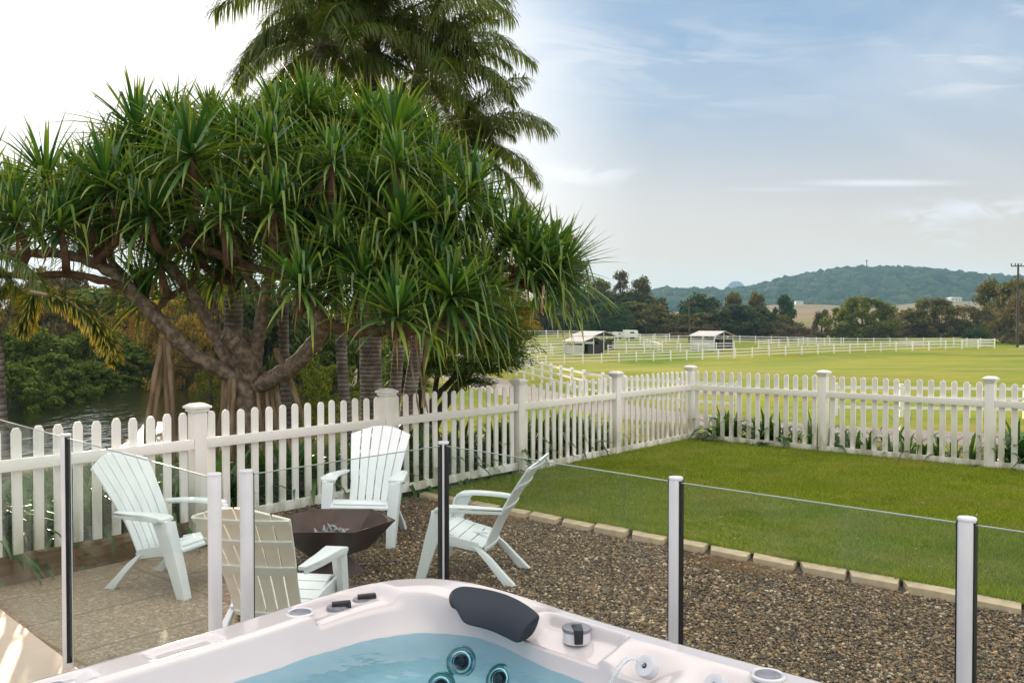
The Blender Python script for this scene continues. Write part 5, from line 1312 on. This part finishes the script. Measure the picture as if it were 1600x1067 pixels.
for k, (px, yt, wd) in enumerate(LOW):
    tree('greybush', px, yt, wd, 171 + k % 3, ['low grey-brown shrub behind the far rails, %s' % w for w in ('left of the far shelter', 'above the far shelter, left half', 'above the far shelter, right half', 'right of the broad dark tree', 'under the pointed tree, left of the pale field', 'in front of the pale field', 'right of the lone tree in the pale field', 'right of the round bright tree', 'between the round bright tree and the olive tree', 'under the olive tree', 'right of the olive tree', 'left of the dark round bush')][k], 'shrubs along the far rails', 'shrub', trunk=False, seed=k, name='shrub')
# creek bank
WL = -2.3
BANK = [('mangrove', 10, 560, 130, 42, WL, 'at the left border, beside the palm trunk'), ('mangrove', 85, 545, 120, 48, WL, 'overhanging the water under the hanging golden fronds'), ('mangrove', 140, 560, 90, 53, WL, 'next to the widest dark reach of the creek'), ('mangrove', 178, 575, 70, 58, WL, 'where the creek narrows'),
 
 ('mangrove', 40, 500, 190, 52, WL, 'rising above the left bank'), ('casu', 60, 420, 200, 66, WL, 'tallest over the left bank'), ('mangrove', 150, 505, 150, 60, WL, 'behind the long golden frond'), ('casu', 200, 425, 190, 72, WL, 'behind the long pandanus limb'), ('gold', 215, 470, 130, 66, WL, 'catching the sun over the creek bend'),
 ('gold', 262, 455, 140, 64, WL, 'right of the creek bend, under the pandanus'), ('mangrove', 208, 545, 90, 60, WL, 'at the far end of the water'), ('gold', 305, 480, 120, 55, -2.0, 'left of the pandanus trunk'), ('casu', 320, 410, 170, 60, -2.0, 'tall, behind the pandanus trunk'), ('scrub', 330, 560, 60, 46, -2.0, 'right bank of the creek'), ('scrub', 372, 560, 60, 38, -1.9, 'between the prop roots and the creek'),
 ('dark', 420, 440, 150, 42, -1.8, 'filling the gap behind the slim palm'), ('casu', 480, 430, 170, 50, -1.8, 'behind the right pandanus limb'), ('scrub', 470, 545, 120, 30, -1.8, 'right of the splayed prop roots'), ('scrub', 520, 560, 110, 32, -1.8, 'left of the pale ringed palm trunk'), ('mangrove', 560, 455, 150, 46, -1.8, 'behind the thickest palm trunk'),
 ('olive', 610, 470, 120, 55, -1.8, 'behind the two right palm trunks'), ('casu', -40, 440, 180, 55, WL, 'at the left border over the creek'), ('scrub', 645, 565, 60, 48, -1.8, 'small, between palms and leaning dark trunk'), ('dark', 690, 470, 150, 75, -1.8, 'far behind the leaning feathery tree'), ('casu', 90, 405, 260, 88, WL, 'far left, behind the other creek trees'), ('mangrove', -10, 430, 240, 80, WL, 'at the far left border, tall'), ('mangrove', 150, 440, 220, 84, WL, 'high above the creek bend'), ('mangrovedark', 270, 440, 200, 80, WL, 'dark, beyond the golden trees'), ('dark', 360, 430, 170, 74, -2.0, 'dark, straight behind the pandanus trunk'), ('olive', 760, 470, 120, 95, -2.2, 'far beyond the drive, behind the feathery tree')]
for k, (kd, px, yt, wd, dp, zb, where) in enumerate(BANK):
    tree(kd, px, yt, wd, dp, TN[kd] + ' ' + ('shrub ' if kd in ('scrub', 'mangrovedark') else 'tree ') + where, 'trees and shrubs along the creek', 'shrub' if kd in ('scrub', 'mangrovedark') else 'tree', trunk=kd not in ('mangrovedark',), seed=k + 50, zb=zb, name='shrub' if kd in ('scrub', 'mangrovedark') else 'tree', low=.0, tw=.09 if kd in ('scrub',) else None)
# leaning feathery tree right of the palms
ft = empty('feathery_tree', (P(690, 600, 21).x, 21, HZ(P(690, 600, 21).x, 21))); tag(ft, 'spreading feathery-leaved tree with dark leaning stems between the palms and the driveway', 'tree')
FO = Vector(ft.location)
for pts, r0, r1 in (([(668, 690, 21), (690, 640, 21), (725, 590, 20.7), (760, 560, 20.5), (800, 530, 20.5)], .14, .05), ([(662, 690, 21), (672, 635, 21), (700, 600, 21.2), (735, 565, 21.4), (765, 520, 21.6)], .11, .04), ([(655, 690, 21.2), (655, 620, 21.3), (648, 570, 21.4), (655, 510, 21.5)], .10, .04), ([(675, 690, 21.2), (678, 625, 21.2), (690, 560, 21.6), (720, 490, 21.8)], .09, .035), ([(660, 690, 21), (645, 640, 20.8), (630, 600, 20.6), (620, 560, 20.6)], .07, .03)):
    w = [P(*q) - FO for q in pts]; b = MB(); c = catmull(w, 6); b.tube(c, [r0 + (r1 - r0) * i / (len(c) - 1) for i in range(len(c))], 9); b.build('stem', M['bark_dark'], ft, smooth=True)
def fcrown(seed, boxes, nleaf, mat, sz):
    r = np.random.default_rng(seed); cs = []
    for (x, y, d, rad, n) in boxes:
        for k in range(n):
            q = P(x, y, d) - FO; v = r.normal(0, 1, 3); v /= np.linalg.norm(v); cs.append(np.array(q) + v * rad * r.uniform(.2, 1) ** .5)
    cs = np.array(cs); k = r.integers(0, len(cs), nleaf); c = cs[k]; rad_s = r.uniform(.25, .6, len(cs))[k]
    a = r.uniform(0, 2 * np.pi, nleaf); rr_ = rad_s * r.uniform(0, 1, nleaf) ** .5; p = c + np.stack([np.cos(a) * rr_, np.sin(a) * rr_, r.normal(0, .045, nleaf) - rr_ * rr_ * .6], -1)
    t1 = np.stack([np.cos(a + r.normal(0, .5, nleaf)), np.sin(a + r.normal(0, .5, nleaf)), r.normal(-.35, .25, nleaf)], -1); t1 /= np.linalg.norm(t1, axis=1)[:, None]
    t2 = np.cross(t1, np.stack([r.normal(0, .4, nleaf), r.normal(0, .4, nleaf), np.ones(nleaf)], -1)); t2 /= np.linalg.norm(t2, axis=1)[:, None]; s = (sz * r.uniform(.6, 1.4, nleaf))[:, None]
    V = np.stack([p - t1 * s, p + t2 * s * .22, p + t1 * s, p - t2 * s * .22], 1).reshape(-1, 3); return npmesh('crown', V, np.arange(nleaf * 4).reshape(-1, 4), M[mat])
link('crown', fcrown(61, [(735, 480, 21, .9, 24), (775, 505, 20.6, .75, 24), (690, 520, 21, .9, 24), (725, 555, 20.8, .7, 18), (655, 560, 20.8, .6, 14), (790, 545, 20.4, .42, 12), (760, 560, 20.4, .35, 8), (640, 480, 21.5, .8, 14), (800, 470, 21.4, .6, 14)], 42000, 'leaf_feather', .062), ft)
M['leaf_feathergold'] = leafmat('leaf_feathergold', [(.12, .12, .015), (.24, .20, .025), (.36, .27, .04)], .6, .45)
link('crown', fcrown(62, [(800, 450, 21.8, .55, 12), (812, 490, 21.8, .4, 10), (770, 445, 22, .5, 10), (745, 450, 22, .5, 8)], 11000, 'leaf_feathergold', .055), ft)

# ---------------------------------------------------------------- strap-leaved plants behind the fence
def strap_mesh(seed, nl, L, w):
    r = random.Random(seed); specs = []
    for k in range(nl):
        a = r.uniform(0, 6.28); th = r.uniform(.1, 1.0); d = Vector((math.cos(a) * math.sin(th), math.sin(a) * math.sin(th), math.cos(th)))
        specs.append((Vector((r.uniform(-.05, .05), r.uniform(-.05, .05), 0)), d, L * r.uniform(.6, 1.1), r.uniform(1.2, 3.6), None, w * r.uniform(.7, 1.2)))
    V, F, At = leaf_strips(specs, 7, w, keel=.25); return npmesh('strap_plant', V, F, M['strap_leaf'], False, {'t': At})
SM = [strap_mesh(700 + k, 52, .76, .028) for k in range(4)]; SB = [strap_mesh(720 + k, 42, .76, .048) for k in range(3)]
SR = [strap_mesh(740 + k, 17, .72, .024) for k in range(4)]
rs = random.Random(31)
bayL = ['nearest the lawn corner', 'behind the second bay from the lawn corner', 'behind the third bay from the lawn corner', 'behind the bay at the fire pit', 'behind the bay nearest the patio chair', 'behind the last bay at the left border']
ORD = 'first second third fourth fifth sixth seventh eighth ninth tenth eleventh twelfth thirteenth fourteenth'.split()
def plabel(what, side):
    used = set()
    def f(t):
        n = int(t / 2.2 * 14)
        while n in used: n += 1
        used.add(n); bay, k = divmod(n, 14)
        ref = 'the lawn corner post' if bay == 0 else 'the %s fence post %s of the lawn corner' % (ORD[bay - 1], side)
        return '%s behind the %s picket %s of %s' % (what, ORD[k], side, 'the lawn corner post') if bay == 0 else '%s behind %s picket past %s' % (what, ORD[k], ref)
    return f
def putplants(n, base, d, nrm, t0, t1, meshes, lab, group, off, sc0):
    for i in range(n):
        t = t0 + (t1 - t0) * (i + .5) / n + rs.uniform(-.04, .04); p = base + d * t + nrm * (off + rs.uniform(-.07, .16)); me = meshes[rs.randrange(len(meshes))]
        o = link('strap_plant', me); o.location = (p.x, p.y, HZ(p.x, p.y) - .02); o.rotation_euler = (0, 0, rs.uniform(0, 6.28)); s = rs.uniform(.85, 1.15) * sc0; o.scale = (s, s, s)
        tag(o, lab(t), 'plant', group)
putplants(64, C0, DL, NL, 1.9, 13.4, SM + SB, plabel('dark strap-leaved clump', 'left'), 'strap-leaved plants behind the long fence',   .5, 1.15)
bayR = ['first bay right of the lawn corner', 'second bay right of the lawn corner', 'third bay right of the lawn corner', 'bay beyond the right border']
putplants(28, C0, DR, NR, .35, 6.8, SR + SR + SB, plabel('spiky strap-leaved clump', 'right'), 'strap-leaved plants behind the far fence', .26, 1.0)

# ---------------------------------------------------------------- paddock rail fences
pb_ = MB(); pb_.box((0, 0, .60), (.13, .13, 1.36)); pb_.box((0, 0, 1.292), (.15, .15, .03), taper=.7); PPM = pb_.mesh('post', M['rail_white'], bevel=.006, seg=1)
def rail_fence(pts, label, sp=2.4, h=1.3, th=1.0):
    pts = [Vector((p[0], p[1], 0)) for p in pts]; root_ = empty('rail_fence', (pts[0].x, pts[0].y, HZ(pts[0].x, pts[0].y))); tag(root_, label, 'fence', 'white three-rail paddock fences')
    o0 = Vector(root_.location); pos = []
    for a, b in zip(pts[:-1], pts[1:]):
        n = max(1, round((b - a).length / sp))
        for k in range(n): pos.append(a.lerp(b, k / n))
    pos.append(pts[-1]); pos = [Vector((q.x, q.y, HZ(q.x, q.y))) for q in pos]
    for q in pos:
        p = link('post', PPM, root_); p.location = q - o0; p.scale = (th, th, h / 1.3)
        nx = pos[min(pos.index(q) + 1, len(pos) - 1)]; pr_ = pos[max(pos.index(q) - 1, 0)]; d = nx - pr_; p.rotation_euler = (0, 0, math.atan2(d.y, d.x))
    for lv in (.36, .76, 1.14):
        b = MB(); rw = []
        for q in pos: rw.append((q - o0 + Vector((0, 0, lv * h / 1.3)), (0, 0, .055), None))
        secs = []
        for i, (c, w, _) in enumerate(rw):
            d = (rw[min(i + 1, len(rw) - 1)][0] - rw[max(i - 1, 0)][0]).normalized(); n_ = Vector((-d.y, d.x, 0)).normalized(); secs.append((c, w, n_ * .020))
        b.sweep(secs); b.build('rail', M['rail_white'], root_)
def tp2(L): return [tuple(T(x, y, 30))[:2] for x, y in L]
rail_fence([(-12, 82), (-6, 73), (-2.1, 68), (-.18, 64), (1.76, 54), (3.5, 44.7), (4.9, 40.2), (8.9, 36.2)], 'white three-rail fence curving along the grey driveway just beyond the pickets', 2.7, 1.25)
rail_fence([(12.35, 35), (17, 34.2), (23, 33.6)], 'white three-rail fence close behind the right pickets, beyond the gateway', 2.25, 1.25)
rail_fence(tp2([(783, 572), (853, 570), (940, 568), (1048, 564), (1147, 560)]), 'white three-rail fence in front of the near shelter, along the front of the paddocks')
rail_fence(tp2([(1149, 560), (1278, 554), (1400, 549), (1554, 544)]), 'white three-rail fence running right from the far shelter to the dark round bush')
rail_fence(tp2([(1156, 536.5), (1255, 538.5), (1340, 541), (1470, 541), (1554, 543.5)]), 'white three-rail fence at the foot of the large round bright tree')
rail_fence(tp2([(1185, 545), (1262, 541), (1314, 540.5)]), 'short white rail fence right of the far shelter, between the two long runs')
rail_fence(tp2([(1000, 537), (1080, 536), (1156, 536.5)]), 'white rail fence passing behind the far shelter')
rail_fence(tp2([(800, 528), (890, 528), (960, 530)]), 'farthest white rail fence, under the dark trees behind the near shelter')
rail_fence(tp2([(948, 534), (1000, 533.5), (1046, 533)]), 'white rail fence in front of the horse float')
rail_fence(tp2([(800, 541), (882, 540)]), 'white rail fence left of the near shelter, second row from the back')
rail_fence(tp2([(790, 552), (884, 549)]), 'white rail fence left of the near shelter, third row from the back')
rail_fence(tp2([(785, 559), (882, 554)]), 'white rail fence ending at the front of the near shelter')
rail_fence(tp2([(950, 546), (1035, 546), (1125, 543)]), 'white rail fence linking the two shelters, back row')
rail_fence(tp2([(950, 553), (1035, 551), (1147, 549)]), 'white rail fence linking the two shelters, front row')
rail_fence(tp2([(1035, 551), (1000, 540)]), 'short white cross rail dividing the yards between the shelters')

# ---------------------------------------------------------------- horse shelters
def shelter(px, py, label, L=3.5, Wd=4.5, s=1.0, rz=R(-44)):
    q = T(px, py, 60); e = empty('horse_shelter', q, rz); tag(e, label, 'shelter', 'roofed horse shelters in the paddocks'); e.scale = (s, s, s)
    # local: near corner at origin, long face along -x, gable face along +y
    H, RH, ov = 1.95, 2.52, .25
    def pst(x, y, h=H):
        b = MB(); b.box((x, y, h / 2 - .1), (.11, .11, h + .2)); b.build('post', M['rail_white'], e, bevel=.005)
    for x in (-L, -L / 2, 0):
        for y in (0, Wd): pst(x, y)
    pst(0, Wd / 2, RH - .1)
    r = MB()
    for y0, z0, y1, z1 in ((-ov, H - .05, Wd / 2, RH), (Wd / 2, RH, Wd + ov, H - .05)):
        vs = [(-L - ov, y0, z0), (ov, y0, z0), (ov, y1, z1), (-L - ov, y1, z1)]; r.add(vs + [(a, b, c + .05) for a, b, c in vs], [(3, 2, 1, 0), (4, 5, 6, 7), (0, 1, 5, 4), (1, 2, 6, 5), (2, 3, 7, 6), (3, 0, 4, 7)])
    r.build('roof', M['roof_metal'], e, flip=True)
    g_ = MB(); g_.prism([(-.05, H - .02), (Wd + .05, H - .02), (Wd / 2, RH - .03)], -.02, .02, lambda a, b, h: (h + .0, a, b)); g_.build('gable', M['black_wall'], e)
    g_ = MB(); g_.prism([(-.05, H - .02), (Wd + .05, H - .02), (Wd / 2, RH - .03)], -.02, .02, lambda a, b, h: (-L + h, a, b)); g_.build('gable', M['black_wall'], e)
    w_ = MB()
    for k in range(5): w_.box((-L / 2, -.02, .28 + k * .26), (L - .12, .03, .20))
    w_.build('plank_wall', M['rail_white'], e)
    b_ = MB()
    for k in range(6): b_.box((-.01, Wd * .62, .22 + k * .235), (.03, Wd * .74, .225))
    b_.build('side_wall', M['black_wall'], e); b_ = MB(); b_.box((-L + .05, Wd / 2, .75), (.03, Wd - .15, 1.5)); b_.build('back_wall', M['black_wall'], e)
    b_ = MB(); b_.box((-L / 2, Wd, .75), (L - .15, .03, 1.5)); b_.build('back_wall', M['black_wall'], e)
shelter(911, 556, 'nearer horse shelter with pale roof, white planked side and black end wall')
shelter(926, 549, 'horse shelter half hidden behind the nearer shelter, only its pale roof rising above', s=1.13)
shelter(1116, 549, 'horse shelter with pale roof on the right, below the dome mountain', s=1.12)

# white horse float, trough, bucket
def trailer(px, py, label, rz, s=1.0):
    q = T(px, py, 60); e = empty('horse_float', q, rz); tag(e, label, 'trailer', 'white horse floats parked under the trees'); e.scale = (s,) * 3
    b = MB(); b.prism([(-1.6, .45), (1.5, .45), (1.75, 1.1), (1.45, 2.2), (-1.6, 2.3)], -.85, .85, lambda a, z, t: (a, t, z)); b.build('body', M['house_white'], e, bevel=.06)
    for y in (-.92, .92):
        for x in (-.35, .4):
            w = MB(); w.lathe([(.12, -.1), (.34, -.1), (.36, 0), (.34, .1), (.12, .1)], (x, y, .36), 18, Matrix.Rotation(math.pi / 2, 3, 'X')); w.build('wheel', M['black_rubber'], e, smooth=True)
    w = MB(); w.box((.2, -.855, 1.65), (1.0, .02, .35)); w.box((.2, .855, 1.65), (1.0, .02, .35)); w.build('window', M['window_dark'], e)
    w = MB(); w.tube([(1.6, 0, .5), (2.6, 0, .45)], .05, 8); w.build('drawbar', M['steel'], e)
trailer(985, 531, 'white horse float parked behind the far rails under the olive trees', R(8), .75)
trailer(965, 530, 'smaller white horse float parked left of the other one under the trees', R(25), .55)
q = T(1440, 539, 60); b = MB(); b.lathe([(.1, .0), (1.0, .0), (1.08, .5), (1.12, .56), (1.0, .55), (.95, .12), (.1, .1)], (0, 0, 0), 28); o = b.build('water_trough', M['rail_white'], smooth=True); o.location = q + Vector((0, 3, 0)); o.scale = (2.0, 1, 1); tag(o, 'long low white water trough behind the rails below the olive tree', 'trough')
q = T(1596, 544.5, 60); b = MB(); b.lathe([(.14, .0), (.2, .02), (.27, .28), (.29, .33), (.25, .33), (.2, .05)], (0, 0, 0), 20); o = b.build('feed_bucket', M['rail_white'], smooth=True); o.location = q; tag(o, 'small white bucket on the grass at the right border', 'bucket')

# ---------------------------------------------------------------- poles
def power_pole(px, yt, dep, label, hw, r=.14):
    p = P(px, yt, dep); g0 = HZ(p.x, dep); e = empty('power_pole', (p.x, dep, g0)); tag(e, label, 'power pole', 'timber power poles'); H = p.z - g0
    b = MB(); b.tube([(0, 0, -.3), (0, 0, H)], [r * 1.2, r * .8], 10); b.build('pole', M['pole'], e, smooth=True)
    b = MB(); b.box((0, 0, H - .35), (hw * 2, .12, .14)); c = b.build('crossarm', M['pole'], e)
    for x in (-.95, -.4, .4, .95):
        b = MB(); b.lathe([(.06, 0), (.10, .1), (.05, .16), (.09, .24), (.03, .34)], (x * hw, 0, H - .28), 10); b.build('insulator', M['pole'], c, smooth=True)
power_pole(1591, 412, 128, 'tall timber power pole with a crossarm rising above the trees at the right border', 1.0, .16)
power_pole(1077, 470, 150, 'thin power pole standing among the trees left of the far shelter', .8, .12)

# ---------------------------------------------------------------- hills with forest
HILL = [(940, 486), (1000, 470), (1030, 461), (1075, 461), (1110, 463), (1150, 463), (1190, 453), (1230, 444), (1265, 438), (1300, 432), (1335, 429), (1375, 428), (1420, 432), (1455, 435), (1490, 437), (1530, 441), (1570, 445), (1620, 452), (1700, 470), (1800, 486)]
HD = 1350.0
hx = np.array([P(x, y, HD).x for x, y in HILL]); hh = np.array([P(x, y, HD).z - 6 for x, y in HILL])
def hillz(x, y):
    d = (y - HD); top = np.interp(x, hx, hh, left=0, right=0); f = np.where(d < 0, sstep(-420, 0, d) ** .8, sstep(700, 0, d))
    v = .5 + .5 * np.sin(x / 37 + np.sin(x / 90) * 2 + y / 160); return top * f * (1 - .10 * v * (1 - f) * 2) + 8
xs = np.linspace(hx[0] - 60, hx[-1] + 60, 160); ys = np.linspace(HD - 440, HD + 600, 60); XX, YY = np.meshgrid(xs, ys, indexing='ij'); ZZ = hillz(XX, YY)
n = 60; i, j = np.meshgrid(np.arange(159), np.arange(59), indexing='ij'); F = np.stack([i * n + j, (i + 1) * n + j, (i + 1) * n + j + 1, i * n + j + 1], -1).reshape(-1, 4)
M['hill'] = simple('hill_scrub', (.018, .035, .012), .95, col2=(.035, .055, .018), nscale=.02)
tag(link('hill', npmesh('hill', np.stack([XX, YY, ZZ], -1).reshape(-1, 3), F, M['hill'], True)), kind='structure')
# forest: many small rough crowns as one mass
rg = np.random.default_rng(12); N = 9000
fxx = rg.uniform(hx[0], hx[-1], N); fyy = HD + 60 - 480 * rg.uniform(0, 1, N) ** 1.1; fzz = hillz(fxx, fyy); ok = fzz > 8.5; fxx, fyy, fzz = fxx[ok], fyy[ok], fzz[ok]; N = len(fxx)
bm = bmesh.new(); bmesh.ops.create_icosphere(bm, subdivisions=2, radius=1); bv = np.array([v.co[:] for v in bm.verts]); bf = np.array([[v.index for v in f.verts] for f in bm.faces]); bm.free()
s = rg.lognormal(0, .30, N)[:, None, None] * 5.2; vv = bv[None] * (1 + rg.uniform(-.30, .30, (N, len(bv), 1))) * np.array([1, 1, .85]) * s
V = (vv + np.stack([fxx, fyy, fzz + 1.5], -1)[:, None, :]).reshape(-1, 3); F = (bf[None] + (np.arange(N) * len(bv))[:, None, None]).reshape(-1, 3)
M['forest'] = leafmat('forest', [(.012, .028, .010), (.022, .045, .014), (.04, .065, .02), (.065, .08, .03)], .9, .05, spec=.05)
tag(link('forest', npmesh('forest', V, F, M['forest'], False)), 'dense eucalypt forest covering the distant hill', 'forest', kind='stuff')
# dome mountain far behind
dm = MB()
def dome(u, v):
    a = u * 2 * math.pi; r_ = v; dz = math.sqrt(max(0, 1 - r_ ** 2.6)); x = r_ * math.cos(a) * (1 + .06 * math.sin(a * 5)); y = r_ * math.sin(a)
    return (x * 84, y * 84, dz * (1 + .05 * math.sin(a * 7 + v * 5)) * 245 - 50)
dm.grid(dome, 64, 24, True); o = dm.build('mountain', simple('mountain_rock', (.05, .06, .07), .95, col2=(.03, .04, .03), nscale=.02), smooth=True); o.location = (P(1150, 445, 3000).x, 3000, 0); o.scale = (.652, .652, .652); tag(o, kind='structure')
# mast on the hilltop
p = P(1354, 430, HD - 40); b = MB(); b.tube([(0, 0, -12), (0, 0, 6)], [.9, .5], 6); b.box((0, 0, 5), (2.2, .8, 2)); o = b.build('radio_mast', M['pole']); o.location = (p.x, p.y, hillz(p.x, p.y) + 14 - 2); tag(o, 'thin radio mast standing on top of the distant hill', 'mast')
def house(px, py, dep, wd, h, label, rz=0, z=None):
    p = P(px, py, dep); e = empty('house', (p.x, p.y, p.z), rz); tag(e, label, 'house', 'distant white houses by the hill'); w = wd / FPX * dep; d_ = w * .6
    b = MB(); b.box((0, 0, h / 2 - .6), (w * .92, d_, h + 1.2)); b.build('wall', M['house_white'], e)
    b = MB(); b.prism([(-w * .54, h), (w * .54, h), (w * .30, h + w * .13), (-w * .30, h + w * .13)], -d_ * .6, d_ * .6, lambda a, z_, t: (a, t, z_)); b.build('roof', M['house_roof'], e)
    for k in range(3):
        b = MB(); b.box(((k - 1) * w * .28, -d_ / 2 - .05, h * .55), (w * .14, .1, h * .4)); b.build('window', M['window_dark'], e)
house(1248, 475, 780, 13, 1.6, 'house with a pale hipped roof standing on the rise left of the round bright tree')
house(1491, 471, 900, 19, 2.6, 'wide white house at the foot of the hill, right of the olive tree', R(6))
house(1513, 449, 1240, 7, 4, 'white house among the trees on the hill slope, left of the taller pair')
house(1524, 455, 1200, 9, 4, 'white house lower on the hill slope, nearest the tall ragged tree')
house(1512, 443, 1290, 8, 4, 'white house just below the right end of the hill crest')

# ---------------------------------------------------------------- haze
hb = MB(); hb.box((200, 1450, 70), (4400, 3300, 155)); hz_o = hb.build('haze', None)
mh = bpy.data.materials.new('haze'); mh.use_nodes = True; t = mh.node_tree; t.nodes.clear(); oo = nod(t, 'ShaderNodeOutputMaterial'); pvn = nod(t, 'ShaderNodeVolumePrincipled')
pvn.inputs['Color'].default_value = (.40, .73, 1, 1); pvn.inputs['Density'].default_value = .00023; pvn.inputs['Anisotropy'].default_value = 0.0
t.links.new(pvn.outputs[0], oo.inputs['Volume']); hz_o.data.materials.append(mh); tag(hz_o, kind='stuff')
hz_o.visible_shadow = True
